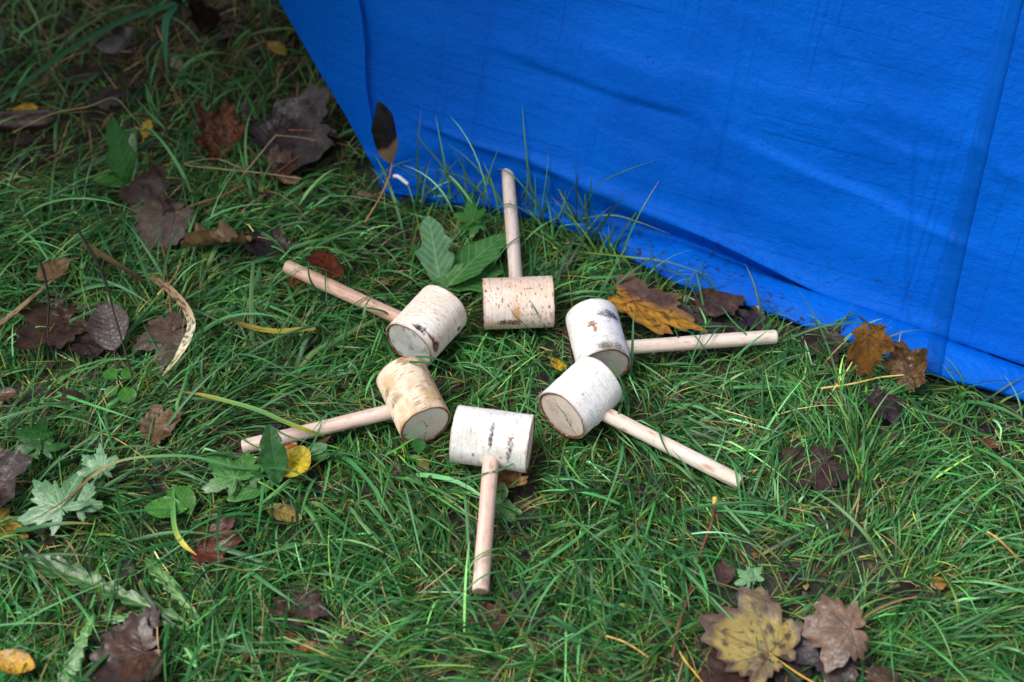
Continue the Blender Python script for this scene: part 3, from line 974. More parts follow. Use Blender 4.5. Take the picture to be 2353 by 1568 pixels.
BROWN = dict(base=(104, 78, 66), alt=(84, 62, 52), vein=(70, 48, 40), spot=(58, 44, 40), spot_amt=0.6)
DARK = dict(base=(46, 36, 34), alt=(62, 50, 50), vein=(30, 24, 22), edge=(34, 26, 24))
GREYB = dict(base=(128, 114, 108), alt=(112, 96, 90), vein=(84, 64, 56), spot=(84, 70, 66), spot_amt=0.5)
PURP = dict(base=(86, 66, 68), alt=(104, 84, 88), vein=(64, 46, 46), spot=(54, 42, 44), spot_amt=0.6)
YEL = dict(gain=0.8, base=(206, 172, 24), alt=(190, 150, 30), vein=(150, 120, 30), edge=(150, 96, 30), spot=(92, 60, 26), spot_f=20, spot_amt=0.85)
ORNG = dict(base=(160, 92, 40), alt=(118, 66, 36), vein=(96, 54, 32), edge=(90, 52, 34), spot=(70, 44, 34))
TANL = dict(base=(176, 150, 112), alt=(150, 122, 88), vein=(122, 96, 70), edge=(120, 90, 60), spot=(96, 72, 52), spot_amt=0.5)
REDB = dict(base=(128, 62, 42), alt=(98, 48, 36), vein=(80, 36, 30), edge=(76, 38, 32), spot=(58, 34, 30))
OLIVE = dict(base=(120, 104, 56), alt=(98, 82, 46), vein=(80, 66, 40), edge=(80, 64, 40))

# kind, base px, tip px, z base, z tip, roll, width, colours, options, grass kept over it, label
LEAVES = [
    ("palm", (404, 489), (300, 560), .045, .030, -12, 0.95, GREYB, dict(curl=(-.12, -.25), stalk=[(404, 489), (450, 470), (510, 450), (562, 424)], stalk_c=(168, 104, 74), wave=.05), .10, "large grey-brown maple leaf lying on the grass with its reddish stalk"),
    ("palm", (330, 470), (400, 388), .030, .075, 20, 1.0, dict(DARK, base=(74, 50, 42), alt=(56, 40, 36)), dict(curl=(.3, .5), wave=.08), .15, "dark brown curled maple leaf standing up behind the grey-brown maple leaf"),
    ("palm", (520, 330), (455, 262), .028, .055, -15, 1.1, dict(ORNG, base=(150, 84, 40), alt=(106, 62, 40)), dict(curl=(.4, .4), wave=.14, crumple=.3), .25, "crumpled orange-brown leaf in the thin grass left of the tarp corner"),
    ("palm", (630, 325), (770, 235), .020, .050, 10, 1.0, dict(DARK, base=(52, 42, 44), alt=(80, 68, 76)), dict(curl=(.3, .5), wave=.10, wet=1), .06, "big blackish wet leaf close to the tarp's left edge"),
    ("oval", (690, 380), (780, 300), .014, .030, 10, 0.7, dict(DARK, base=(38, 30, 28), alt=(62, 48, 46)), dict(curl=(.2, .8), wet=1), .1, "narrow black wet leaf under the big blackish leaf by the tarp"),
    ("palm", (505, 70), (418, 20), .020, .045, 8, .9, dict(DARK, base=(52, 40, 40), alt=(84, 60, 46)), dict(curl=(.5, .5), wave=.12), .15, "dark curled leaf with an orange rib at the very top of the lawn"),
    ("oval", (288, 62), (284, 150), .045, .020, 20, 1.0, dict(DARK, base=(42, 34, 38), alt=(60, 52, 58)), dict(curl=(.3, .9), wet=1), .12, "blackish cupped leaf beneath the long arching grass blade"),
    ("oval", (28, 250), (95, 250), .030, .026, 0, .62, YEL, dict(wave=.08), .15, "small bright yellow leaf beside the dark bark slab"),
    ("oval", (330, 318), (345, 270), .022, .035, 0, .6, YEL, dict(wave=.08), .15, "tiny yellow leaf behind the upright dark green leaf"),
    ("palm", (505, 75), (434, 108), .018, .012, 0, .8, OLIVE, dict(wave=.08), .3, "olive brown leaf below the dark curled leaf at the top"),
    ("oval", (612, 96), (664, 128), .018, .014, 0, .5, YEL, dict(wave=.08), .3, "small yellow leaf among straw near the tarp's upper left edge"),
    ("palm", (628, 398), (684, 350), .014, .030, 0, 1.0, dict(ORNG, base=(96, 62, 44), alt=(66, 46, 40)), dict(curl=(.3, .4), wave=.1), .2, "brown leaf with an orange edge below the big blackish leaf"),
    ("oval", (592, 545), (402, 590), .050, .030, 25, .40, TANL, dict(curl=(.1, 2.0), wave=.14, crumple=.25, teeth=.01), .10, "rolled pale tan leaf lying beyond the left handle"),
    ("palm", (640, 580), (575, 528), .020, .030, 0, .9, dict(DARK, base=(66, 50, 46)), dict(curl=(.2, .4), wave=.1), .3, "dark brown leaf tucked behind the rolled tan leaf"),
    ("oval", (760, 638), (766, 568), .028, .075, 0, 1.15, dict(REDB, gain=.85, base=(128, 66, 44), alt=(92, 50, 48)), dict(curl=(.3, .9)), .08, "red-brown round leaf standing up beside the cream mallet's handle"),
    ("oval", (662, 640), (706, 668), .018, .018, 0, .6, dict(ORNG, base=(176, 104, 32)), dict(wave=.1), .2, "orange leaf scrap under the end of the cream mallet's handle"),
    ("oval", (262, 806), (240, 685), .028, .050, -10, .78, dict(PURP, base=(92, 74, 76), alt=(72, 54, 56)), dict(curl=(.05, .5), n_side=8), .10, "purple-brown oval leaf with a clear midrib crossed by the black stem"),
    ("palm", (400, 760), (300, 800), .030, .022, -8, .95, dict(GREYB, base=(128, 106, 96), alt=(108, 84, 74)), dict(curl=(-.1, -.1), stalk=[(400, 760), (392, 712), (384, 640), (374, 570), (346, 512)], stalk_c=(160, 108, 66), wave=.05), .12, "grey-brown maple leaf beside the purple-brown oval leaf"),
    ("palm", (235, 790), (160, 755), .022, .022, 0, .9, dict(DARK, base=(78, 58, 56), alt=(58, 44, 44)), dict(wave=.1), .2, "dark brown leaf half under the purple-brown oval leaf"),
    ("oval", (160, 598), (78, 655), .036, .028, -10, .55, TANL, dict(curl=(.2, .8), wave=.1, hole=1), .12, "pale tan oval leaf at the left, behind the shorter black stem"),
    ("palm", (150, 740), (35, 815), .026, .022, 0, 1.0, dict(BROWN, base=(98, 72, 58), alt=(70, 50, 44)), dict(curl=(.2, .3), wave=.12, wet=1), .2, "ragged wet brown leaf under the twisted dead grass"),
    ("oval", (-12, 915), (46, 908), .030, .026, 0, .75, dict(ORNG, base=(120, 84, 56), alt=(92, 62, 46)), dict(curl=(.2, 1.0)), .1, "brown cupped leaf cut off by the left edge, above the green buttercup leaves"),
    ("palm", (-30, 1080), (40, 1150), .045, .030, 10, 1.0, dict(PURP, base=(58, 42, 46), alt=(84, 52, 46)), dict(curl=(.2, .4), wave=.1), .05, "blackish purple leaf at the left edge touching the pale buttercup leaf"),
    ("palm", (345, 990), (420, 945), .018, .022, 0, 1.0, dict(TANL, base=(150, 122, 84), alt=(108, 76, 60)), dict(wave=.1), .35, "tan leaf mostly covered by long grass left of the yellow-tipped blade"),
    ("oval", (640, 1050), (712, 1080), .022, .030, 8, .95, dict(YEL, base=(206, 190, 36), alt=(190, 178, 34), spot=(110, 84, 44), edge=(170, 140, 50)), dict(curl=(.1, .4), n_side=5), .08, "bright yellow leaf beside the glossy dock leaf"),
    ("oval", (640, 1040), (690, 1018), .018, .022, 0, .5, dict(ORNG, base=(222, 140, 24), alt=(190, 110, 24)), dict(wave=.06), .1, "orange leaf sliver between the tan mallet's handle and the bright yellow leaf"),
    ("oval", (610, 1165), (704, 1200), .024, .020, 0, .50, dict(OLIVE, base=(170, 150, 72), alt=(136, 112, 60)), dict(wave=.06), .35, "dull yellow leaf partly under long grass below the bright yellow leaf"),
    ("palm", (468, 1262), (578, 1238), .026, .030, 0, .85, dict(REDB, base=(124, 60, 44)), dict(curl=(.2, .3), wave=.12), .30, "red-brown leaf in the grass left of centre"),
    ("palm", (668, 1376), (758, 1420), .022, .018, 0, 1.0, dict(PURP, base=(96, 72, 70)), dict(wave=.1), .30, "purplish brown leaf half buried in the lower grass"),
    ("palm", (336, 1450), (235, 1462), .030, .026, 0, 1.0, dict(GREYB, base=(112, 96, 92), alt=(90, 72, 66)), dict(wave=.08), .18, "flat grey-brown leaf above the glossy purple leaf"),
    ("palm", (330, 1500), (175, 1560), .036, .030, 6, 1.05, dict(PURP, base=(76, 58, 60), alt=(96, 64, 50)), dict(curl=(.1, .3), wave=.09, wet=1), .12, "large glossy purple-brown leaf near the lower left corner"),
    ("oval", (-20, 1505), (98, 1545), .050, .036, 8, .52, dict(YEL, base=(190, 148, 26), alt=(170, 128, 28), edge=(80, 50, 28), edge_amt=1), dict(curl=(.2, .5)), .22, "yellow leaf with brown edges in the lower left corner"),
    ("palm", (-5, 1205), (70, 1242), .018, .014, 0, .8, dict(YEL, base=(150, 126, 30), alt=(120, 96, 30)), dict(wave=.1), .5, "dull yellow leaf under the pale buttercup leaf"),
    ("oval", (684, 1490), (732, 1480), .020, .018, 0, .6, dict(ORNG, base=(176, 96, 30), alt=(110, 60, 32)), dict(wave=.1), .3, "small orange-brown leaf low in the lower grass"),
    ("palm", (1148, 1412), (1078, 1440), .022, .018, 0, .8, dict(REDB, base=(112, 66, 52)), dict(wave=.1), .40, "red-brown leaf half hidden in grass just under the bottom handle"),
    ("palm", (1452, 690), (1618, 764), .036, .030, -6, .60, dict(YEL, base=(196, 146, 26), alt=(184, 128, 30), spot=(70, 46, 30), spot_f=22, split=(98, 74, 70), split_at=-.10, vein=(90, 60, 34), edge=(120, 84, 50)), dict(curl=(.05, .3), wave=.05), .07, "large half yellow half brown leaf behind the right-hand handle"),
    ("palm", (1668, 680), (1606, 738), .024, .020, 0, .95, dict(BROWN, base=(100, 74, 64), alt=(84, 60, 52)), dict(wave=.08), .15, "brown leaf between the yellow-and-brown leaf and the tarp edge"),
    ("palm", (1750, 745), (1690, 712), .012, .018, 0, .9, dict(DARK, base=(58, 42, 42), alt=(84, 66, 68)), dict(wave=.12, wet=1), .15, "dark wet leaf under the tarp's edge beyond the right-hand handle"),
    ("palm", (1882, 770), (1908, 842), .026, .016, 0, 1.0, dict(BROWN, base=(72, 56, 46), alt=(86, 66, 58), vein=(50, 38, 32)), dict(curl=(-.1, .2), wave=.07), .30, "dark brown veined leaf between the right-hand handle and the yellow-brown maple leaf"),
    ("palm", (1998, 770), (2004, 864), .085, .035, 4, .90, dict(ORNG, base=(164, 110, 44), alt=(190, 138, 40), vein=(112, 70, 36), edge=(120, 84, 60), spot=(100, 76, 66), spot_amt=.7), dict(curl=(-.1, .2), wave=.06, stalk=[(1998, 768), (1998, 748), (1985, 735), (1966, 722)], stalk_c=(70, 48, 40)), .06, "yellow-brown maple leaf propped against the tarp's lower edge"),
    ("palm", (2078, 862), (2140, 806), .026, .066, 14, 1.1, dict(TANL, base=(134, 104, 66), alt=(112, 84, 58), vein=(90, 66, 48)), dict(curl=(.3, .5), wave=.12, crumple=.25, stalk=[(2075, 862), (2020, 868), (1960, 882), (1886, 893)], stalk_c=(214, 190, 112)), .06, "curled brown leaf with a long pale yellow stalk at the tarp's edge"),
    ("palm", (2020, 915), (2078, 985), .030, .016, 0, .8, dict(PURP, base=(74, 60, 70), alt=(52, 40, 44)), dict(wave=.12), .35, "dark purple leaf sunk in the dark grass at the right"),
    ("palm", (1895, 1065), (1800, 1120), .020, .016, 0, 1.0, dict(BROWN, base=(84, 62, 54), alt=(62, 48, 44)), dict(wave=.06), .25, "flat brown leaf right of the lower right handle's end"),
    ("palm", (1768, 1502), (1608, 1412), .036, .030, -6, 1.08, dict(gain=.62, base=(166, 150, 84), alt=(116, 96, 80), alt_amt=.85, vein=(92, 76, 54), edge=(96, 74, 76), edge_amt=.95, spot=(70, 58, 58), spot_f=11, spot_amt=.95), dict(curl=(-.05, .12), wave=.05, stalk=[(1768, 1500), (1800, 1525), (1840, 1552), (1880, 1575)], stalk_c=(196, 158, 72)), .22, "large yellow maple leaf with dark spots near the bottom edge"),
    ("palm", (1956, 1446), (1840, 1450), .050, .040, -10, 1.12, dict(GREYB, base=(150, 122, 106), alt=(126, 96, 80), vein=(88, 64, 52), edge=(112, 72, 50), spot=(96, 74, 70), spot_amt=.5), dict(curl=(-.15, -.10), wave=.06, stalk=[(1956, 1446), (1985, 1420), (2030, 1395), (2075, 1378), (2116, 1372)], stalk_c=(150, 118, 76)), .03, "big brown veined maple leaf at the bottom, its stalk curving into the grass"),
    ("oval", (1752, 1428), (1880, 1528), .018, .012, 12, .55, dict(PURP, base=(74, 64, 74), alt=(92, 84, 96), vein=(54, 44, 50)), dict(curl=(.1, .7), wave=.05), .08, "dark purple-grey leaf between the two big maple leaves"),
    ("palm", (1712, 1530), (1600, 1562), .020, .018, 0, 1.0, dict(REDB, base=(90, 60, 50), alt=(70, 46, 42)), dict(wave=.07), .1, "red-brown leaf underneath the spotted yellow maple leaf"),
    ("palm", (1925, 1520), (1900, 1590), .028, .020, 0, 1.1, dict(PURP, base=(92, 80, 88)), dict(wave=.08), .1, "purple leaf at the bottom edge below the big brown maple leaf"),
    ("palm", (1840, 1530), (1760, 1560), .016, .016, 0, .8, dict(DARK, base=(66, 50, 48)), dict(wave=.08), .1, "blackish leaf under the yellow stalk at the bottom edge"),
    ("palm", (2010, 1560), (2080, 1560), .022, .020, 0, .8, dict(BROWN, base=(110, 84, 68)), dict(wave=.08), .2, "brown leaf scrap at the bottom edge right of the big brown maple leaf"),
    ("oval", (1660, 1290), (1668, 1350), .024, .018, 0, .85, dict(REDB, base=(96, 66, 60), alt=(78, 60, 64)), dict(curl=(.1, .4)), .15, "small brown leaf between the brown stick and the pale buttercup leaf"),
    ("palm", (1142, 1098), (1210, 1130), .012, .022, 0, .9, dict(TANL, base=(186, 156, 108), alt=(136, 92, 56), spot=(84, 44, 24), spot_amt=.9), dict(curl=(.3, .5), wave=.12), .06, "tan crumbling leaf lying under the bottom mallet's head"),
    ("oval", (902, 374), (872, 238), .080, .215, 62, .31, dict(base=(96, 80, 50), alt=(60, 52, 36), vein=(60, 50, 36), edge=(40, 36, 30), spot=(34, 30, 26), tipc=1), dict(curl=(.05, .3), stalk=[(902, 374), (893, 410), (876, 448), (858, 480), (838, 512)], stalk_c=(186, 130, 90)), 0.0, "narrow brown and black leaf leaning upright against the blue tarp"),
    ("oval", (866, 452), (802, 462), .030, .026, 10, .55, TANL, dict(curl=(.2, 1.6), crumple=.2, teeth=.01), .15, "small curled tan leaf by the tarp's corner"),
    ("oval", (1266, 824), (1306, 858), .018, .022, 0, .5, dict(YEL, spot=(60, 48, 40), spot_amt=1.0), dict(wave=.06), .25, "small yellow and black leaf in the ring next to the thickest mallet"),
    ("oval", (640, 402), (694, 424), .024, .024, 0, .55, dict(TANL, base=(186, 172, 132)), dict(wave=.1), .3, "pale cream leaf scrap left of the tarp's corner"),
    ("oval", (612, 985), (652, 978), .024, .018, 0, .6, dict(PURP, base=(58, 46, 54)), dict(wave=.06), .1, "dark purple leaf just behind the tan mallet's handle"),
    ("palm", (950, 432), (925, 470), .020, .014, 0, .8, dict(ORNG, base=(110, 72, 46)), dict(wave=.1), .3, "brown leaf among the grass at the foot of the tarp's corner"),
    ("palm", (210, 170), (150, 195), .022, .016, 0, 1.0, dict(BROWN, base=(80, 62, 58), alt=(60, 46, 46)), dict(wave=.1, curl=(.2, .5)), .25, "brown leaf below the blackish cupped leaf in the dim corner"),
    ("palm", (235, 225), (290, 250), .020, .016, 0, .9, dict(PURP, base=(72, 60, 66)), dict(wave=.1), .25, "dark purple leaf behind the upright dark green leaf"),
    ("oval", (360, 330), (388, 300), .018, .024, 0, .7, dict(PURP, base=(84, 76, 88)), dict(wave=.1), .3, "greyish purple leaf left of the crumpled orange-brown leaf"),
    ("oval", (1105, 640), (1060, 618), .014, .016, 0, .5, dict(ORNG, base=(150, 92, 30)), dict(wave=.06), .2, "orange leaf bit under the dandelion by the freckled mallet"),
    ("palm", (1640, 770), (1430, 700), .012, .014, 0, .4, dict(DARK, base=(70, 50, 44)), dict(wave=.06), .2, "dark leaf underneath the half yellow half brown leaf"),
    ("oval", (1465, 835), (1445, 800), .014, .014, 0, .6, dict(TANL, base=(160, 140, 120)), dict(wave=.1), .4, "pale scrap of leaf below the right-hand handle"),
    ("palm", (120, 745), (80, 690), .018, .024, 0, .9, dict(DARK, base=(72, 54, 50), alt=(90, 66, 56)), dict(wave=.1), .3, "dark leaf under the dead stalks at the left"),
    ("oval", (2250, 1010), (2300, 1030), .010, .010, 0, .6, dict(ORNG, base=(130, 70, 36)), dict(wave=.1), .5, "small orange scrap in the dark grass below the tarp's right end"),
]


def make_leaf(i, spec):
    kind, b, t, zb, zt, roll, width, c, o, keep, label = spec
    if keep >= .1:
        zb, zt, keep = max(.010, zb * .72), max(.010, zt * .80), min(.75, keep * 1.3 + .20)
        t = (b[0] + (t[0] - b[0]) * .90, b[1] + (t[1] - b[1]) * .90)
    P, T, L, M, R3 = leaf_frame(b, t, zb, zt, roll)
    g = max(float(gz(P[0], P[1])), -0.01)
    kw = {k: o[k] for k in ("curl", "wave", "cup", "crumple", "n_side", "lobed", "teeth") if k in o}
    kw["curl"] = tuple(o.get("curl", (0.05, 0.2)))
    me = leaf_mesh("leaf", kind, 100 + i * 13, L, width, c, M_WETLEAF if o.get("wet") else M_DEAD, **kw)
    lf = obj("fallen_leaf", me)
    lf.matrix_world = M
    tag(lf, label, "leaf", "fallen leaves on the lawn")
    st = o.get("stalk")
    inv = np.linalg.inv(R3)
    if st:
        k = len(st)
        zz = np.linspace(zb, max(0.012, zb * 0.6), k)
        if "against" in label:
            zz = np.linspace(zb, 0.02, k)
        pts = np.stack([gp(p[0], p[1], z_) for p, z_ in zip(st, zz)])
        pts[0] = P
        pts = catmull((pts - P) @ inv.T, 24)
    else:
        pts = catmull(np.array([[0, 0, 0], [-0.10 * L, 0.01 * L, -.04 * L], [-0.24 * L, 0.05 * L, -.10 * L]]), 8)
    rad = np.linspace(0.0011, 0.0013, len(pts)) * (1.0 if st else 0.7)
    rad[-3:] *= 1.25
    v, f = tube(pts, rad, 6)
    sc = lin(*o.get("stalk_c", tuple(np.array(c["base"]) * 0.9)))
    nzc = vnoise(v[:, 0] * 300, v[:, 1] * 300, v[:, 2] * 300, seed=i)
    obj("stalk", mesh("leaf_stalk", v, f, mix(sc, sc * 0.6, nzc * 0.7), M_TWIG), parent=lf)
    mid = 0.5 * (P + T)
    if kind == "palm":
        mid = P + 0.42 * (T - P)
        DISCS.append((mid[0], mid[1], 0.62 * L * max(1, width), 0.5 * (zb + zt) - 0.012, keep))
    else:
        w_ = 0.42 * L * width
        for q in (0.25, 0.5, 0.75):
            m_ = P + q * (T - P)
            DISCS.append((m_[0], m_[1], max(w_, 0.16 * L), 0.5 * (zb + zt) - 0.012, keep))


for i, s in enumerate(LEAVES):
    make_leaf(i, s)

# ------------------------------------------------------------------ green plants among the grass
GRN = dict(base=(62, 112, 52), alt=(78, 128, 66), vein=(132, 160, 120), edge=(50, 96, 42), edge_amt=.3, vein_amt=.6)
GRP = dict(base=(108, 146, 112), alt=(92, 132, 98), vein=(170, 196, 160), edge=(96, 140, 104), edge_amt=.3, vein_amt=.6)
GRD = dict(base=(30, 78, 30), alt=(40, 92, 38), vein=(60, 110, 56), edge=(28, 66, 28), vein_amt=.5)
GRB = dict(base=(64, 124, 44), alt=(54, 108, 40), vein=(112, 150, 88), edge=(56, 110, 40), edge_amt=.3, vein_amt=.5)
BUTT = dict(lobes=[(0, 1.0, 30), (62, .92, 30), (-62, .92, 30), (24, .72, 16), (-24, .72, 16), (122, .55, 26), (-122, .55, 26)], sinus=.56, teeth=.14, tooth_n=13)

PLANTS = [
    ("dandelion", "dandelion", "broad glossy dandelion with one upright pale leaf, between the cream and freckled mallets", [
        ("oval", (1012, 660), (988, 496), .020, .095, 10, .46, dict(GRP, base=(104, 150, 110)), dict(curl=(-.1, .3), lobed=None, teeth=.03, jag=.5)),
        ("oval", (1030, 660), (1152, 508), .025, .060, -12, .46, GRN, dict(curl=(-.25, .25), jag=.6, vein=1)),
        ("oval", (1035, 668), (1012, 575), .020, .050, 0, .7, GRN, dict(curl=(-.2, .3), jag=.6)),
        ("oval", (1040, 668), (1150, 600), .018, .040, 8, .6, GRN, dict(curl=(-.2, .3), jag=.6))]),
    ("dandelion", "dandelion", "small dandelion on bare soil right of the bottom handle", [
        ("oval", (1140, 1130), (1182, 1196), .012, .020, 0, .42, GRN, dict(curl=(-.1, .3), jag=.6)),
        ("oval", (1140, 1165), (1158, 1108), .012, .028, 0, .5, GRN, dict(curl=(-.1, .3), jag=.6)),
        ("oval", (1150, 1160), (1200, 1178), .012, .016, 0, .4, GRN, dict(curl=(-.1, .3), jag=.4))]),
    ("dandelion", "dandelion", "dandelion with long pale-ribbed serrated leaves near the lower left", [
        ("oval", (420, 1428), (60, 1275), .014, .026, 0, .17, dict(GRP, base=(62, 104, 58), alt=(54, 96, 52), vein=(130, 156, 104), vein_amt=.7), dict(curl=(-.05, .2), lobed=(8, .55))),
        ("oval", (470, 1440), (330, 1270), .012, .024, 0, .17, dict(GRN, vein=(160, 184, 128), vein_amt=.8), dict(curl=(-.1, .2), lobed=(8, .55))),
        ("oval", (440, 1445), (220, 1400), .012, .020, 0, .18, dict(GRN, vein=(160, 184, 128), vein_amt=.8), dict(curl=(-.1, .2), lobed=(7, .55)))]),
    ("dandelion", "dandelion", "bright green toothed dandelion leaf beside the yellow leaf in the lower left corner", [
        ("oval", (215, 1410), (130, 1590), .030, .018, 10, .30, GRB, dict(curl=(-.1, .2), lobed=(7, .5)))]),
    ("buttercup", "buttercup", "pale grey-green buttercup leaves turned underside up at the left", [
        ("palm", (140, 1168), (72, 1098), .045, .050, -6, .95, dict(GRP, base=(98, 136, 106), alt=(82, 118, 86)), dict(curl=(-.1, -.2), **BUTT)),
        ("palm", (178, 1165), (218, 1098), .040, .050, 10, .80, dict(GRP, base=(98, 136, 106), alt=(82, 118, 86)), dict(curl=(-.1, -.2), **BUTT)),
        ("palm", (224, 1080), (188, 1042), .035, .045, 0, .9, dict(GRP, base=(126, 164, 136)), dict(curl=(-.1, -.2), **BUTT)),
        ("palm", (236, 1082), (228, 1020), .035, .055, 0, .7, dict(GRP, base=(126, 164, 136)), dict(curl=(-.1, -.2), **BUTT))]),
    ("buttercup", "buttercup", "small pale buttercup leaf right of the brown stick", [
        ("palm", (1722, 1334), (1694, 1306), .026, .030, 0, 1.0, GRP, dict(curl=(-.1, -.2), **BUTT)),
        ("palm", (1728, 1326), (1752, 1300), .024, .028, 0, .9, GRP, dict(curl=(-.1, -.2), **BUTT))]),
    ("buttercup", "buttercup", "bright green lobed buttercup leaf just in front of the tarp's foot", [
        ("palm", (1086, 506), (1078, 462), .050, .075, 0, 1.1, dict(GRB, base=(44, 116, 36)), dict(curl=(-.2, -.2), **BUTT)),
        ("palm", (1098, 515), (1050, 520), .040, .040, 0, .9, dict(GRB, base=(44, 116, 36)), dict(curl=(-.2, -.2), **BUTT))]),
    ("buttercup", "buttercup", "green buttercup clump left of the glossy dock leaf", [
        ("palm", (540, 1100), (480, 1050), .034, .036, 0, 1.0, GRN, dict(curl=(-.1, -.2), **BUTT)),
        ("palm", (560, 1090), (570, 1030), .030, .034, 0, 1.0, GRN, dict(curl=(-.1, -.2), **BUTT)),
        ("palm", (575, 1095), (612, 1092), .030, .034, 0, 1.0, GRD, dict(curl=(-.1, -.2), **BUTT)),
        ("palm", (545, 1105), (500, 1118), .028, .030, 0, 1.0, GRN, dict(curl=(-.1, -.2), **BUTT))]),
    ("buttercup", "buttercup", "dark green buttercup leaves near the left edge above the pale ones", [
        ("palm", (90, 1010), (30, 985), .035, .040, 0, 1.1, GRD, dict(curl=(-.1, -.2), **BUTT)),
        ("palm", (70, 1040), (20, 1050), .030, .035, 0, 1.0, GRN, dict(curl=(-.1, -.2), **BUTT)),
        ("palm", (100, 1035), (118, 985), .030, .035, 0, 1.0, GRD, dict(curl=(-.1, -.2), **BUTT))]),
    ("dock", "dock plant", "glossy dark green dock leaf standing up over the tan mallet's handle end", [
        ("oval", (640, 1112), (616, 976), .020, .080, -8, .44, GRD, dict(curl=(-.1, .35), wave=.12)),
        ("oval", (632, 1112), (520, 1140), .020, .030, 0, .45, GRN, dict(curl=(-.1, .2), wave=.06))]),
    ("dock", "dock plant", "upright dark green leaf in the thin grass near the upper left", [
        ("oval", (292, 425), (256, 266), .025, .120, 10, .36, dict(GRD, base=(30, 92, 24), alt=(36, 104, 30)), dict(curl=(.0, .4), jag=.5)),
        ("oval", (296, 430), (300, 300), .020, .080, -20, .3, dict(GRN, base=(52, 110, 60)), dict(curl=(-.1, .3))),
        ("oval", (290, 430), (210, 400), .020, .030, 0, .4, GRB, dict(curl=(-.1, .2)))]),
    ("plantain", "plantain", "bright round green leaf in long grass left of centre at the bottom", [
        ("oval", (440, 1180), (392, 1116), .020, .026, 0, .75, dict(GRB, base=(60, 112, 40)), dict(curl=(-.1, .2))),
        ("oval", (428, 1170), (330, 1160), .026, .030, 0, .6, GRB, dict(curl=(-.1, .2)))]),
    ("clover", "clover", "tiny round green leaf touching the tan mallet's cut face", [
        ("oval", (962, 1042), (962, 1008), .018, .034, 0, .95, dict(GRD, base=(36, 110, 34), alt=(44, 120, 40)), dict(curl=(-.1, .3)))]),
    ("speedwell", "weed", "low clump of small green leaves in front of the purple-brown oval leaf", [
        ("oval", (268, 870), (240, 848), .024, .028, 0, .9, GRB, dict(curl=(-.2, .2))),
        ("oval", (280, 872), (305, 845), .024, .028, 0, .9, GRB, dict(curl=(-.2, .2))),
        ("oval", (272, 890), (240, 905), .020, .022, 0, .9, GRN, dict(curl=(-.2, .2))),
        ("oval", (282, 890), (300, 920), .020, .022, 0, .9, GRB, dict(curl=(-.2, .2)))]),
    ("plantain", "plantain", "low green leaves beside the bright yellow leaf and tan mallet's handle", [
        ("oval", (700, 1045), (752, 1018), .020, .022, 0, .6, dict(GRP, base=(110, 152, 112)), dict(curl=(-.1, .2))),
        ("oval", (705, 1050), (760, 1042), .018, .020, 0, .6, GRN, dict(curl=(-.1, .2)))]),
]


def make_plant(i, spec):
    name, cat, label, lvs = spec
    P0 = gp(*lvs[0][1], 0.0)
    root = obj(name + "_plant" if name in ("dock", "clover", "speedwell", "plantain") else name, None, loc=P0)
    bpy.context.view_layer.update()
    tag(root, label, cat)
    for j, (kind, b, t, zb, zt, roll, width, c, o) in enumerate(lvs):
        P, T, L, M, R3 = leaf_frame(b, t, zb, zt, roll)
        kw = {k: o[k] for k in ("curl", "wave", "lobed", "teeth", "jag", "lobes", "sinus", "tooth_n") if k in o}
        me = leaf_mesh("green_leaf", kind, 900 + i * 31 + j * 7, L, width, c, M_GREEN, **kw)
        lf = bpy.data.objects.new("leaf", me)
        COL.objects.link(lf)
        lf.parent = root
        lf.matrix_local = Matrix.Translation(-Vector(P0)) @ M
        # leaf stalk down to the crown of the plant
        inv = np.linalg.inv(R3)
        e = np.array([P0[0], P0[1], 0.004]) if j else np.array([P[0], P[1], 0.0])
        if np.linalg.norm(e - P) > 0.006:
            pts = catmull(np.stack([[0, 0, 0], ((P * .5 + e * .5 + [0, 0, .006]) - P) @ inv.T, (e - P) @ inv.T]), 8)
            v, f = tube(pts, 0.0011, 5)
            obj("stalk", mesh("green_stalk", v, f, np.tile(lin(130, 150, 90), (len(v), 1)), M_GREEN), parent=lf)
        m_ = 0.5 * (P + T)
        DISCS.append((m_[0], m_[1], 0.40 * L * max(width, .5), 0.5 * (zb + zt) - 0.012, .65 if 'lobed' in o and o['lobed'] else .25 if i == 0 or name == 'dock' else .6))


for i, s in enumerate(PLANTS):
    make_plant(i, s)

# ------------------------------------------------------------------ twigs, stalks, odd bits
def px_path(pts, n=40):
    return catmull(np.stack([gp(p[0], p[1], p[2]) for p in pts]), n)


def stick(name, cat, label, pts, r0, r1, c0, c1=None, knob=0.25, seed=0, n=44, mat=None):
    P = px_path(pts, n)
    base = P[0].copy()
    t = np.linspace(0, 1, n)
    rad = (r0 + (r1 - r0) * t) * (1 + knob * (vnoise(t * 14, t * 0, seed=seed) - 0.5))
    v, f = tube(P - base, rad, 7)
    cc = mix(lin(*c0), lin(*(c1 or c0)), np.repeat(t, 7))
    cc = mix(cc, cc * 0.5, sstep(0.45, 0.7, vnoise(v[:, 0] * 220, v[:, 1] * 220, v[:, 2] * 220, seed=seed)) * 0.7)
    o = obj(name, mesh(name, v, f, cc, mat or M_TWIG), loc=base)
    tag(o, label, cat)
    return o, P, base


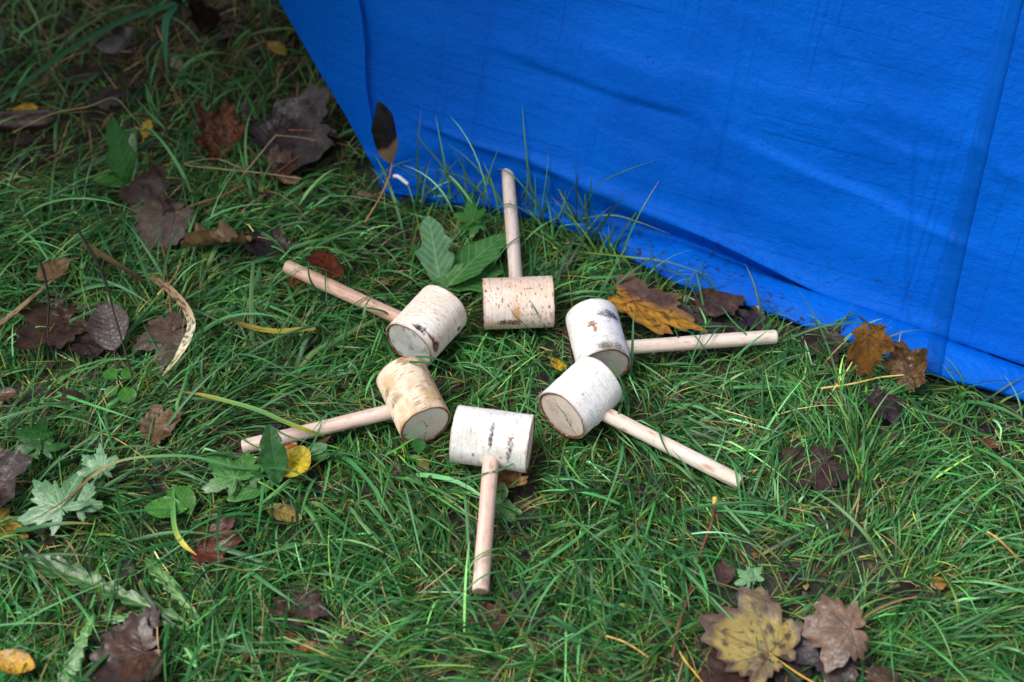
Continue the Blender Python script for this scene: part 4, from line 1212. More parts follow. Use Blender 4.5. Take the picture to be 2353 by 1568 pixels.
def strap(name, cat, label, pts, w, cols, seed=0, n=40, spots=None, fold=0.2, twist=0.0):
    """a single broad dead or fading blade; cols run from its root to its tip"""
    P = px_path(pts, n)
    base = P[0].copy()
    t = np.linspace(0, 1, n)
    T = np.gradient(P, axis=0)
    T /= np.linalg.norm(T, axis=1, keepdims=True)
    S = np.cross(T, [0, 0, 1.0])
    S /= np.linalg.norm(S, axis=1, keepdims=True)
    N = np.cross(S, T)
    a = twist * t
    S2 = S * np.cos(a)[:, None] + N * np.sin(a)[:, None]
    N2 = np.cross(S2, T)
    q = np.linspace(-1, 1, 7)
    prof = w * 0.5 * np.clip((1 - t) / 0.25, 0.05, 1) ** 0.7 * np.clip(0.55 + t * 3, 0, 1)
    V = P[:, None] + prof[:, None, None] * (q[None, :, None] * S2[:, None] + fold * np.abs(q)[None, :, None] * N2[:, None])
    cs = np.stack([lin(*c) for c in cols])
    ci = np.stack([np.interp(t, np.linspace(0, 1, len(cs)), cs[:, k]) for k in range(3)], -1)
    cc = np.repeat(ci[:, None], 7, 1)
    T2, Q2 = np.meshgrid(t, q, indexing='ij')
    cc = mix(cc, cc * 0.75, (np.abs(Q2) < 0.15) * 0.6)
    if spots:
        sp = vnoise(T2 * n * 1.1, Q2 * 2.6, seed=seed)
        cc = mix(cc, lin(*spots), sstep(0.62, 0.70, sp) * 0.9)
    o = obj(name, mesh(name, (V - base).reshape(-1, 3), grid_faces(n, 7), cc.reshape(-1, 3), M_DRYGRASS), loc=base)
    tag(o, label, cat)
    return P


stick("withered_stalk", "dead stalk", "thin black bent stem leaning over the purple-brown oval leaf",
      [(310, 915, .010), (300, 850, .030), (285, 800, .050), (262, 720, .065), (246, 660, .070), (222, 600, .070), (180, 530, .050)], .0011, .0022, (60, 48, 40), (24, 20, 20), .5, 5)
stick("withered_stalk", "dead stalk", "shorter black stem at the far left beside the pale tan leaf",
      [(132, 840, .010), (110, 770, .040), (112, 700, .055), (104, 640, .060), (92, 600, .055)], .0010, .0020, (40, 32, 28), (26, 22, 22), .5, 6)
STICK, _, STICK_BASE = stick("twig", "twig", "brown stick lying in the grass between the lower right handle and the spotted leaf",
      [(1545, 1512, .020), (1562, 1430, .022), (1592, 1340, .014), (1610, 1270, .018), (1636, 1200, .022), (1641, 1158, .032)], .0030, .0017, (96, 64, 50), (112, 66, 46), .25, 7)
BUD, _, BUD_BASE = stick("bud", None, "blunt yellow bud at the end of the stick", [(1640, 1160, .034), (1642, 1152, .036), (1643, 1144, .037)], .0026, .0034, (190, 150, 60), (206, 180, 90), .1, 8, n=8)
BUD.parent = STICK
BUD.location = BUD_BASE - STICK_BASE
stick("twig", "twig", "thin knobbly black twig below the thickest mallet's handle",
      [(1370, 1052, .030), (1400, 1078, .032), (1440, 1108, .030), (1490, 1140, .028), (1530, 1168, .024), (1570, 1200, .016)], .0013, .0008, (44, 34, 36), (60, 44, 44), .9, 9)
stick("leaf_stalk", "stalk", "bare reddish leaf stalk with a pale green end left of the rolled tan leaf", [(418, 602, .035), (398, 640, .034), (378, 662, .030), (362, 678, .026)], .0010, .0017, (150, 92, 76), (190, 176, 96), .2, 10)
stick("leaf_stalk", "stalk", "bare orange stalk resting on the big blackish leaf by the tarp", [(664, 299, .040), (700, 300, .046), (740, 306, .040), (785, 318, .030)], .0010, .0010, (150, 86, 50), (104, 70, 50), .2, 11)
stick("leaf_stalk", "stalk", "bare orange stalk running down from the black wet leaf", [(638, 395, .020), (672, 370, .026), (710, 345, .030), (745, 330, .030)], .0009, .0009, (150, 90, 50), (96, 60, 40), .2, 12)
stick("straw_stem", "straw", "bent pale straw stem in front of the big blackish leaf", [(548, 416, .020), (592, 362, .040), (632, 314, .058), (640, 312, .058), (700, 318, .050), (770, 334, .035)], .0014, .0012, (150, 130, 104), (128, 112, 92), .3, 13)
stick("straw_stem", "straw", "short orange straw at the far right edge in dark grass", [(2268, 1222, .030), (2290, 1236, .032), (2320, 1264, .030), (2350, 1296, .020)], .0016, .0012, (196, 150, 84), (150, 104, 62), .2, 14)
stick("straw_stem", "straw", "orange straw right of the brown stick at the bottom", [(2388 - 1000, 1460, .020), (1440, 1478, .026), (1492, 1512, .020)], .0013, .0013, (196, 160, 90), (170, 130, 76), .2, 15)
stick("leaf_stalk", "stalk", "yellow leaf stalk at the bottom edge left of the spotted maple leaf", [(1562, 1498, .026), (1575, 1520, .028), (1600, 1550, .026), (1625, 1585, .02)], .0013, .0011, (200, 160, 70), (180, 140, 60), .2, 16)
stick("straw_stem", "straw", "long folded straw left of the dark curled maple leaf", [(30, 305, .030), (120, 262, .050), (200, 246, .060), (262, 226, .062), (300, 262, .045), (334, 300, .030)], .0013, .0011, (140, 128, 84), (120, 120, 70), .3, 17)
stick("straw_stem", "straw", "straw bent over in front of the dark brown curled maple leaf", [(700, 412, .018), (600, 398, .035), (500, 388, .045), (430, 380, .048), (440, 372, .046), (500, 366, .04), (560, 390, .03)], .0012, .0010, (168, 150, 112), (140, 120, 84), .3, 18)

strap("dead_grass_leaf", "dead grass", "curved dry blade speckled with black spots beside the grey-brown maple leaf",
      [(345, 635, .030), (372, 652, .036), (404, 680, .040), (430, 715, .044), (440, 748, .046), (428, 785, .040), (404, 826, .028), (372, 865, .018)], .0115, [(120, 96, 70), (150, 124, 92), (176, 152, 118), (214, 204, 178), (220, 208, 176), (176, 150, 104)], 3, 48, spots=(40, 34, 34))
strap("dead_grass_leaf", "dead grass", "twisted dead brown blade curling in from the left edge",
      [(-20, 758, .030), (30, 722, .036), (80, 680, .042), (130, 640, .046), (180, 622, .044), (240, 612, .040), (290, 640, .03)], .0105, [(150, 124, 96), (134, 108, 80), (110, 88, 64), (96, 76, 56)], 4, 44, spots=(64, 50, 40), twist=1.2)
strap("grass_leaf", "grass leaf", "long green blade with a yellow-brown tip lying over the tan mallet's handle",
      [(745, 1002, .030), (700, 988, .046), (650, 968, .052), (590, 942, .056), (520, 922, .054), (465, 908, .048), (414, 900, .040)], .0066, [(60, 108, 52), (150, 150, 44), (96, 138, 64), (92, 142, 76), (110, 146, 72), (150, 134, 48), (120, 84, 40)], 5, 44)
strap("grass_leaf", "grass leaf", "yellow-brown blade lying left of the cream mallet",
      [(724, 756, .034), (690, 758, .040), (640, 762, .042), (590, 756, .042), (550, 744, .038), (524, 730, .03)], .0085, [(150, 140, 70), (164, 146, 52), (150, 134, 48), (112, 92, 44), (84, 64, 40)], 6, 36)
strap("dead_grass_leaf", "dead grass", "dead brown blade behind the black stem's upper end",
      [(190, 560, .030), (230, 585, .036), (270, 610, .038), (310, 635, .034), (350, 668, .026)], .0115, [(92, 78, 46), (104, 88, 52), (80, 64, 44), (64, 52, 40)], 7, 36, twist=.8)
strap("grass_leaf", "grass leaf", "green blade fading to a yellow tip right of the bright round leaf",
      [(398, 1120, .020), (398, 1180, .032), (404, 1222, .036), (424, 1254, .036), (452, 1276, .030)], .0062, [(70, 124, 66), (84, 140, 70), (120, 152, 70), (206, 190, 80), (190, 150, 60)], 8, 36)
strap("grass_leaf", "grass leaf", "brown-tipped green blade crossing above the pale buttercup leaves",
      [(640, 1084, .018), (540, 1074, .040), (440, 1050, .056), (340, 1050, .060), (270, 1062, .056), (214, 1092, .046), (150, 1150, .05), (60, 1205, .05)], .0040, [(64, 118, 66), (74, 128, 74), (84, 140, 84), (110, 140, 80), (140, 112, 70), (110, 80, 56), (96, 66, 50)], 9, 48)
strap("grass_leaf", "grass leaf", "broad arching blade in the dim upper left, drooping over the blackish leaf",
      [(-30, 260, .03), (60, 190, .06), (170, 110, .09), (280, 50, .11), (370, 20, .12), (400, 12, .12), (382, 50, .105), (380, 110, .07), (384, 180, .03)], .0125, [(20, 70, 36), (24, 80, 44), (30, 88, 54), (36, 96, 66), (44, 104, 80), (48, 108, 80), (40, 98, 64)], 10, 50)

# pebble
def pebble():
    b = gp(411, 163, 0.0)
    th, ph = np.meshgrid(np.linspace(0.001, math.pi - 0.001, 20), np.arange(32) / 32 * 2 * math.pi, indexing='ij')
    d = np.stack([np.sin(th) * np.cos(ph), np.sin(th) * np.sin(ph), np.cos(th)], -1)
    r = 1 + 0.30 * (fbm(d[..., 0] * 1.6 + 4, d[..., 1] * 1.6, d[..., 2] * 1.6, seed=5, oct=3) - 0.5)
    P = d * r[..., None] * np.array([.0125, .0100, .0105])
    P[..., 2] += .014
    c = mix(lin(150, 138, 124), lin(118, 106, 94), fbm(d[..., 0] * 5, d[..., 1] * 5, d[..., 2] * 5, seed=6))
    tag(obj("pebble", mesh("pebble", P, grid_faces(20, 32, True), c.reshape(-1, 3), M_STONE), loc=b), "small pale grey-brown pebble among thin grass near the top left", "pebble")


pebble()


def bark_slab():
    b = gp(-30, 300, 0.0)
    e = gp(138, 292, 0.0)
    X = e - b
    L = np.linalg.norm(X); X /= L
    Y = np.array([-X[1], X[0], 0])
    s, q = np.meshgrid(np.linspace(0, 1, 60), np.arange(28) / 28 * 2 * math.pi, indexing='ij')
    prof = np.clip(np.minimum(s, 1 - s) * 9, 0.0, 1) ** 0.5
    rib = 0.9 + 0.25 * (fbm(s * 6, np.cos(q) * 4, np.sin(q) * 4, seed=14, oct=3) - .5) + .10 * (vnoise(np.cos(q) * 9, np.sin(q) * 9, s * 3, seed=15) - .5)
    ry, rz = 0.020 * prof * rib, 0.011 * prof * rib
    P = s[..., None] * L * X + (ry * np.cos(q))[..., None] * Y + (rz * np.sin(q) + .020)[..., None] * np.array([0, 0, 1])
    c = mix(lin(48, 38, 36), lin(88, 74, 72), sstep(.4, .7, fbm(s * 9, np.cos(q) * 6, np.sin(q) * 6, seed=16)))
    tag(obj("bark_slab", mesh("bark_slab", P, grid_faces(60, 28, True), c.reshape(-1, 3), M_WETLEAF), loc=b), "dark slab of wet rotting bark at the upper left edge", "bark")
    DISCS.append((b[0] * .5 + e[0] * .5, b[1] * .5 + e[1] * .5, L * .4, .012, .2))


bark_slab()


def tarp_peg():
    """white plastic hook with its eyelet at the tarp's corner"""
    b = gp(906, 405, 0.04)
    tipw = gp(938, 424, 0.040)
    d = tipw - b
    P = catmull(np.stack([[0, 0, 0], d * .35 + [0, 0, .004], d]), 16)
    v, f = tube(P, np.concatenate([np.full(13, .0030), [.0030, .0029, .0024]]), 10)
    root = obj("plastic_peg", mesh("plastic_peg", v, f, np.tile(lin(226, 228, 230), (len(v), 1)), M_PLASTIC), loc=b)
    tag(root, "short white plastic peg at the foot of the tarp's left corner", "peg")
    a = np.arange(25) / 24 * 2 * math.pi
    ringp = np.stack([np.cos(a) * .007 - .004, np.sin(a) * .003, np.sin(a) * .006], -1)
    v, f = tube(ringp, .0012, 6)
    r = obj("cord_loop", mesh("cord_loop", v, f, np.tile(lin(40, 44, 50), (len(v), 1)), M_PLASTIC), parent=root)
    r["label"] = "dark cord loop through the peg"


tarp_peg()

# ------------------------------------------------------------------ grass
def in_poly_x(x):
    return np.interp(x, TB_XY[:, 0], TB_XY[:, 1])


FLOW = np.array([  # photo position and the way the blades lie there
    (1300, 1430, -.9, .4), (1600, 1350, .2, 1), (800, 1500, -1, .3), (400, 1450, .8, .5), (250, 1300, .8, .5), (150, 1000, .2, -1),
    (500, 850, .9, -.5), (850, 680, .8, .5), (1150, 870, .9, .7), (1650, 860, .8, -.4), (1850, 950, .5, -.8), (2250, 1000, .6, .8),
    (2100, 1400, .5, .6), (1850, 1250, .3, -.9), (1500, 1000, .4, 1), (700, 1150, .3, 1), (900, 1250, -.5, 1), (1100, 560, .3, -1),
    (1400, 560, .5, -1), (500, 350, -.2, -1), (200, 450, .9, -.3), (300, 150, .4, -1), (2300, 1250, .5, .9), (1250, 1200, .7, .6), (600, 620, .9, .2)], float)
FLOW_W = gp(FLOW[:, 0], FLOW[:, 1])[:, :2]
FLOW_D = np.stack([FLOW[:, 2], -FLOW[:, 3] / 0.77], -1)
FLOW_D /= np.linalg.norm(FLOW_D, axis=1, keepdims=True)


def flow_angle(x, y):
    d2 = (x[:, None] - FLOW_W[None, :, 0]) ** 2 + (y[:, None] - FLOW_W[None, :, 1]) ** 2
    w = 1 / (d2 + 0.002) ** 1.5
    v = (w[:, :, None] * FLOW_D[None]).sum(1)
    return np.arctan2(v[:, 1], v[:, 0]) + 1.5 * (fbm(x * 7, y * 7, seed=70, oct=2) - 0.5) * 2


BARE = [(1200, 1195, 85, 50), (1850, 1335, 150, 60), (1760, 1240, 90, 50), (2000, 1310, 110, 55), (1090, 1230, 50, 90), (720, 280, 120, 90), (470, 60, 150, 60), (280, 110, 70, 50), (740, 370, 100, 60), (660, 130, 90, 110), (1715, 735, 70, 40), (1310, 1085, 60, 25),
        (100, 290, 90, 40), (2240, 960, 120, 22), (330, 470, 110, 70), (100, 720, 90, 90), (560, 560, 90, 40), (240, 1540, 90, 50), (1680, 1500, 120, 60)]


def bare_mask(x, y):
    px, py = topx(np.stack([x, y, np.zeros_like(x)], -1))
    m = np.zeros_like(x)
    for cx, cy, rx, ry in BARE:
        m = np.maximum(m, np.exp(-(((px - cx) / rx) ** 2 + ((py - cy) / ry) ** 2)))
    wild = sstep(900, 500, px) * sstep(560, 250, py)          # the thin, littered ground at the upper left
    return m, wild, px, py


def make_blades(n, region, Lr, wr, e0r, droop, spread, palette, seed, density=None, segs=6, fold=False, floor=(0.002, 0.016), roots=None, heading=None, clear=True, tip_brown=0.15, upright=None):
    r = np.random.default_rng(seed)
    if roots is None:
        x = r.uniform(region[0], region[1], n)
        y = r.uniform(region[2], region[3], n)
        if density is not None:
            k = r.uniform(size=n) < density(x, y)
            x, y = x[k], y[k]
    else:
        x, y = roots[:, 0].copy(), roots[:, 1].copy()
    n = len(x)
    if roots is None:                                          # blades stand in small tufts
        tx, ty = np.round(x / 0.03), np.round(y / 0.03)
        jx = _hash(tx, ty, tx * 0, 5) - 0.5
        jy = _hash(tx, ty, tx * 0 + 1, 6) - 0.5
        kk = 0.45
        x = x * (1 - kk) + (tx * 0.03 + jx * 0.02) * kk
        y = y * (1 - kk) + (ty * 0.03 + jy * 0.02) * kk
    S = segs
    L = r.uniform(*Lr, n) * np.exp(r.normal(0, 0.15, n))
    w = r.uniform(*wr, n)
    tfx, tfy = np.floor(x / 0.055 + .3 * np.sin(y * 40)), np.floor(y / 0.055)
    clump = (_hash(tfx, tfy, tfx * 0, 91) - 0.5) * 2.0
    a = (flow_angle(x, y) + clump if heading is None else heading) + r.normal(0, spread * .75, n)
    e0 = np.radians(r.uniform(*e0r, n))
    dr = np.radians(r.uniform(*droop, n))
    bend = r.normal(0, 0.36, n)
    kink = r.uniform(0.25, 0.8, n)
    haskink = r.uniform(size=n) < 0.08
    s = (np.arange(S) + 0.5) / S
    el = e0[:, None] - dr[:, None] * s[None, :] ** 1.3 - np.where(haskink[:, None] & (s[None] > kink[:, None]), 0.9, 0)
    hd = a[:, None] + bend[:, None] * s[None, :]
    st = (L / S)[:, None]
    step = np.stack([np.cos(el) * np.cos(hd) * st, np.cos(el) * np.sin(hd) * st, np.sin(el) * st], -1)
    P = np.zeros((n, S + 1, 3))
    P[:, 0, 0], P[:, 0, 1] = x, y
    P[:, 0, 2] = gz(x, y) - 0.002
    P[:, 1:] = P[:, :1] + np.cumsum(step, 1)
    fl = r.uniform(*floor, n)[:, None] * np.clip(np.arange(S + 1) / 2.0, 0, 1)[None] + gz(P[..., 0], P[..., 1]) * (np.arange(S + 1) > 0)
    P[..., 2] = np.where(np.arange(S + 1)[None] > 0, np.maximum(P[..., 2], fl), P[..., 2])
    keep = np.ones(n, bool)
    if clear:
        keep &= clear_of(P, r)
    P, w, L, hd, el = P[keep], w[keep], L[keep], hd[keep], el[keep]
    n = len(P)
    h2 = np.concatenate([hd[:, :1], hd], 1)
    T = np.gradient(P, axis=1)
    T /= np.linalg.norm(T, axis=-1, keepdims=True) + 1e-9
    side = np.stack([-np.sin(h2), np.cos(h2), np.zeros_like(h2)], -1)
    side -= (side * T).sum(-1, keepdims=True) * T
    side /= np.linalg.norm(side, axis=-1, keepdims=True) + 1e-9
    nor = np.cross(side, T)
    tw = r.normal(0, 0.55, n)[:, None] + r.normal(0, 0.7, n)[:, None] * np.linspace(0, 1, S + 1)[None]
    sd = side * np.cos(tw)[..., None] + nor * np.sin(tw)[..., None]
    n2 = np.cross(sd, T)
    t = np.linspace(0, 1, S + 1)
    prof = (0.65 + 0.35 * np.clip(t * 4, 0, 1)) * (1 - t ** 2.6) + 0.03
    hw = 0.5 * w[:, None] * prof[None]
    cols = palette(r, n, P)                                     # (n,3)
    C = np.repeat(cols[:, None], S + 1, 1)
    tb = (r.uniform(size=n) < tip_brown)[:, None] * sstep(0.6, 1.0, t)[None] * r.uniform(0.4, 1, n)[:, None]
    C = mix(C, lin(170, 146, 84), tb)
    pale = (r.uniform(size=n) < 0.25)[:, None] * sstep(0.30, 0.0, t)[None]
    C = mix(C, lin(176, 186, 120), pale * 0.7)
    C = C * (1 + 0.20 * (r.uniform(size=(n, S + 1)) - 0.5))[..., None]
    if fold:
        V = np.stack([P - sd * hw[..., None] + n2 * (hw * 0.28)[..., None], P, P + sd * hw[..., None] + n2 * (hw * 0.28)[..., None]], 2)
        k = 3
        C3 = np.stack([C, mix(C, C * 0.8 + 0.012, np.full(C.shape[:2], .7)), C], 2)
    else:
        V = np.stack([P - sd * hw[..., None], P + sd * hw[..., None]], 2)
        k = 2
        C3 = np.repeat(C[:, :, None], 2, 2)
    g = grid_faces(S + 1, k)
    F = (g[None] + (np.arange(n) * (S + 1) * k)[:, None, None]).reshape(-1, 4)
    return V.reshape(-1, 3), F, C3.reshape(-1, 3)


def clear_of(P, r):
    """which blades neither pierce a mallet nor lie wrongly on one, nor cross the tarp"""
    n = len(P)
    ok = np.ones(n, bool)
    Q = P.reshape(-1, 3)
    for a, b, rad, kind in CAPS:
        ab = b - a
        t = np.clip(((Q - a) @ ab) / (ab @ ab), -0.02, 1.02)
        c = a + t[:, None] * ab
        d = np.linalg.norm(Q - c, axis=1)
        hor = np.linalg.norm((Q - c)[:, :2], axis=1)
        inside = (d < rad + 0.0025)
        over = (hor < rad + 0.003) & (Q[:, 2] > c[:, 2])
        near = (hor < rad + 0.028) & (Q[:, 2] > c[:, 2] + (0.004 if kind == "handle" else -0.012)) & (Q[:, 1] < c[:, 1] + rad)
        u = r.uniform(size=n)
        ok &= ~inside.reshape(n, -1).any(1)
        ok &= ~(over.reshape(n, -1).any(1) & (u < (0.88 if kind == "handle" else 0.975)))
        ok &= ~(near.reshape(n, -1).any(1) & (u < 0.48))
    for cx, cy, rad, z, keepf in DISCS:
        h = ((Q[:, 0] - cx) ** 2 + (Q[:, 1] - cy) ** 2 < (rad * 0.95) ** 2) & (Q[:, 2] > z)
        ok &= ~(h.reshape(n, -1).any(1) & (r.uniform(size=n) > keepf))
    yb = in_poly_x(Q[:, 0])
    xl = TB_XY[0, 0]
    behind = (Q[:, 0] > xl - 0.004) & (Q[:, 1] > yb + 0.004)
    low = behind & (Q[:, 2] < 0.03 + (Q[:, 1] - yb - 0.03) * 1.0)
    ok &= ~(behind[::P.shape[1]])
    far = behind & (Q[:, 1] > yb + 0.05) & (Q[:, 2] < (Q[:, 1] - yb - 0.045) * 2.4 + 0.02)
    ok &= ~(low | far).reshape(n, -1).any(1)
    # the tarp's left edge leans out over the ground: keep blades from passing through it
    le = (Q[:, 0] > xl - 0.25) & (Q[:, 0] <= xl + 0.02)
    sdist = (Q - TQ0) @ TN
    along = (Q - TQ0) @ TU
    up = (Q - TQ0) @ TV
    thr = le & (np.abs(sdist + 0.02) < 0.03) & (up > 0.02) & (along > -0.06 - 0.35 * up)
    ok &= ~thr.reshape(n, -1).any(1)
    return ok


def pal(main, w):
    main = np.stack([lin(*c) for c in main])
    w = np.array(w, float) / sum(w)

    def f(r, n, P):
        i = r.choice(len(main), n, p=w)
        c = main[i]
        j = r.integers(0, len(main), n)
        c = mix(c, main[j], r.uniform(0, 0.35, n))
        patch = fbm(P[:, 0, 0] * 5, P[:, 0, 1] * 5, seed=90, oct=3)
        c = c * (0.75 + 0.5 * patch)[:, None]
        return c * 1.04 * np.exp(r.normal(0, 0.44, n))[:, None]
    return f


COOL = pal([(52, 110, 52), (36, 94, 40), (70, 130, 72), (26, 76, 28), (84, 136, 70), (96, 130, 54), (104, 150, 106)], [4, 4, 3, 3.5, 1.5, 1.4, 1.3])
FINE = pal([(64, 110, 36), (40, 92, 30), (104, 134, 46), (128, 138, 62), (26, 74, 24), (156, 142, 86)], [4, 4, 2.8, 2.2, 3.5, 1.6])
BROAD = pal([(54, 110, 60), (38, 94, 46), (76, 130, 82), (26, 80, 32), (100, 142, 84)], [4, 4, 3, 2, 1])
STRAW = pal([(140, 118, 82), (118, 96, 64), (170, 154, 110), (92, 72, 52), (130, 124, 68)], [3, 3, 2, 2, 2])

AREA = (-1.30, 1.30, 0.42, 2.45)


def dens(base, wildf, baref=0.92, rightf=1.0):
    def f(x, y):
        b, wld, px, py = bare_mask(x, y)
        gap = 0.45 + 0.75 * sstep(0.36, 0.56, fbm(x * 17, y * 17, seed=64, oct=2))
        return base * gap * (1 - baref * b) * (1 - wildf * wld) * (1 + (rightf - 1) * sstep(1500, 2000, px))
    return f


G = []
G.append(make_blades(105000, AREA, (0.025, 0.065), (0.0010, 0.0021), (5, 60), (20, 90), 1.3, FINE, 201, dens(1.0, .80, .9), segs=4, floor=(0.001, 0.012)))
G.append(make_blades(100000, AREA, (0.04, 0.11), (0.0016, 0.0033), (12, 60), (40, 110), 0.7, COOL, 202, dens(0.95, .90), segs=6, floor=(0.003, 0.020)))
G.append(make_blades(13000, AREA, (0.08, 0.19), (0.0028, 0.0050), (18, 58), (45, 100), 0.75, BROAD, 203, dens(0.55, .60, .8, .40), segs=9, fold=True, floor=(0.006, 0.028)))
G.append(make_blades(4200, AREA, (0.09, 0.20), (0.0042, 0.0070), (15, 55), (45, 100), 0.8, BROAD, 209, lambda x, y: dens(0.8, .35, .8)(x, y) * sstep(1000, 650, topx(np.stack([x, y, x * 0], -1))[0]), segs=9, fold=True, floor=(0.010, 0.032)))
# tall blades along the tarp's foot
rr_ = np.random.default_rng(5)
tx = rr_.uniform(935, 1420, 170)
ty = np.interp(tx, [p[0] for p in B_LINE], [p[1] for p in B_LINE]) + rr_.uniform(4, 60, 170)
rt = gp(tx, ty)[:, :2]
G.append(make_blades(170, AREA, (0.07, 0.15), (0.0026, 0.0044), (50, 85), (20, 90), 0.0, COOL, 204, segs=9, fold=True, roots=rt, heading=rr_.uniform(0.2, 2.8, 170)))
tx = rr_.uniform(1500, 2353, 160)
ty = np.interp(tx, [p[0] for p in B_LINE], [p[1] for p in B_LINE]) + rr_.uniform(8, 50, 160)
rt = gp(tx, ty)[:, :2]
G.append(make_blades(160, AREA, (0.05, 0.10), (0.0022, 0.0036), (40, 80), (30, 100), 0.0, COOL, 205, segs=8, fold=True, roots=rt, heading=rr_.uniform(-1.5, 2.5, 160)))
# sparser grass out to the sides
def outer(x, y):
    inn = (x > AREA[0]) & (x < AREA[1]) & (y > AREA[2]) & (y < AREA[3])
    return np.where(inn, 0.0, np.exp(-((np.hypot(x, y - 1.4)) / 2.6) ** 2))
G.append(make_blades(30000, (-3.5, 3.5, -1.6, 4.6), (0.05, 0.12), (0.0028, 0.0048), (20, 65), (40, 110), 1.0, COOL, 206, outer, segs=4))

# single long blades that can be followed across the mallets
def hand_blades(items):
    Vs, Fs, Cs, off = [], [], [], 0
    for j, (pts, w, c) in enumerate(items):
        n = 18
        P = px_path(pts, n)
        t = np.linspace(0, 1, n)
        T = np.gradient(P, axis=0); T /= np.linalg.norm(T, axis=1, keepdims=True)
        S = np.cross(T, [0, 0, 1.0]); S /= np.linalg.norm(S, axis=1, keepdims=True) + 1e-9
        N = np.cross(S, T)
        hw = 0.5 * w * ((0.7 + 0.3 * np.clip(t * 4, 0, 1)) * (1 - t ** 2.6) + 0.03)
        V = np.stack([P - S * hw[:, None] + N * hw[:, None] * .3, P, P + S * hw[:, None] + N * hw[:, None] * .3], 1)
        Vs.append(V.reshape(-1, 3)); Fs.append(grid_faces(n, 3) + off); off += n * 3
        cc = np.repeat((lin(*c) * (0.9 + 0.2 * vnoise(t * 9, t * 0, seed=j)[:, None]))[:, None], 3, 1)
        Cs.append(cc.reshape(-1, 3))
    return np.concatenate(Vs), np.concatenate(Fs), np.concatenate(Cs)


GA, GB_, GC = (46, 104, 52), (70, 132, 80), (86, 142, 84)
G.append(hand_blades([
    ([(884, 780, .02), (905, 822, .055), (940, 832, .080), (985, 835, .086), (1020, 850, .070), (1050, 862, .040)], .0040, GA),
    ([(955, 820, .086), (1000, 825, .088), (1060, 850, .06), (1100, 874, .03)], .0036, GA),
    ([(900, 1010, .015), (935, 1000, .045), (962, 988, .070), (984, 972, .086)], .0042, GB_),
    ([(890, 1045, .015), (920, 1028, .03), (945, 1012, .045), (962, 1004, .055)], .0036, (80, 148, 60)),
    ([(1262, 775, .012), (1248, 745, .040), (1232, 716, .066), (1220, 692, .080)], .0042, GB_),
    ([(1250, 790, .015), (1215, 755, .045), (1185, 728, .066), (1170, 706, .074)], .0022, GA),
    ([(1150, 765, .012), (1134, 752, .03), (1118, 740, .045), (1112, 732, .05)], .0036, GA),
    ([(1322, 1000, .015), (1308, 975, .045), (1296, 950, .068), (1270, 925, .085)], .0024, (66, 120, 60)),
    ([(1180, 1066, .055), (1150, 1080, .058), (1110, 1090, .060), (1060, 1100, .05), (1000, 1110, .03)], .0030, (74, 108, 70)),
    ([(1440, 960, .014), (1436, 925, .045), (1428, 880, .08), (1405, 840, .10), (1398, 832, .10)], .0042, GB_),
    ([(1448, 870, .012), (1452, 820, .05), (1454, 770, .085), (1456, 715, .11)], .0044, (80, 134, 88)),
    ([(1600, 850, .01), (1580, 805, .03), (1556, 770, .05), (1548, 745, .06)], .0036, GA),
    ([(1745, 815, .012), (1715, 770, .045), (1680, 735, .06), (1655, 700, .065)], .0032, GB_),
    ([(1680, 830, .012), (1720, 795, .04), (1745, 775, .05), (1765, 760, .056)], .0040, GB_),
    ([(1500, 1120, .01), (1520, 1080, .035), (1490, 1030, .05), (1452, 1010, .054)], .0038, GA),
    ([(1610, 1130, .012), (1590, 1100, .035), (1568, 1060, .05), (1540, 1030, .052)], .0036, (84, 134, 84)),
    ([(1412, 985, .014), (1420, 960, .045), (1424, 930, .06)], .0036, GA),
    ([(760, 690, .02), (728, 668, .05), (712, 640, .064), (706, 600, .07)], .0046, (40, 84, 40)),
    ([(850, 760, .02), (836, 735, .05), (842, 700, .066), (860, 675, .06)], .0044, (78, 128, 76)),
    ([(905, 735, .04), (880, 716, .058), (830, 708, .058), (780, 720, .04)], .0040, GA),
    ([(700, 1060, .012), (720, 1020, .035), (735, 985, .05), (740, 960, .055)], .0034, GA),
    ([(1320, 520, .02), (1345, 480, .06), (1375, 425, .11), (1430, 396, .14), (1515, 364, .15)], .0042, (50, 96, 50)),
    ([(1345, 530, .02), (1352, 480, .06), (1358, 430, .10), (1360, 398, .12)], .0032, (44, 92, 44)),
    ([(1075, 470, .02), (1050, 430, .05), (1010, 375, .08), (972, 330, .10), (956, 305, .11)], .0040, (70, 110, 60)),
    ([(1110, 490, .02), (1112, 450, .05), (1124, 400, .08), (1148, 334, .12)], .0040, (62, 112, 60)),
    ([(1140, 500, .02), (1118, 460, .055), (1090, 428, .07), (1040, 400, .07), (880, 372, .07)], .0036, (60, 100, 56)),
    ([(1300, 510, .02), (1400, 495, .05), (1470, 512, .05), (1545, 540, .04)], .0032, (110, 140, 70)),
    ([(1330, 580, .02), (1450, 592, .045), (1540, 604, .045), (1640, 638, .03)], .0034, (104, 132, 60)),
]))
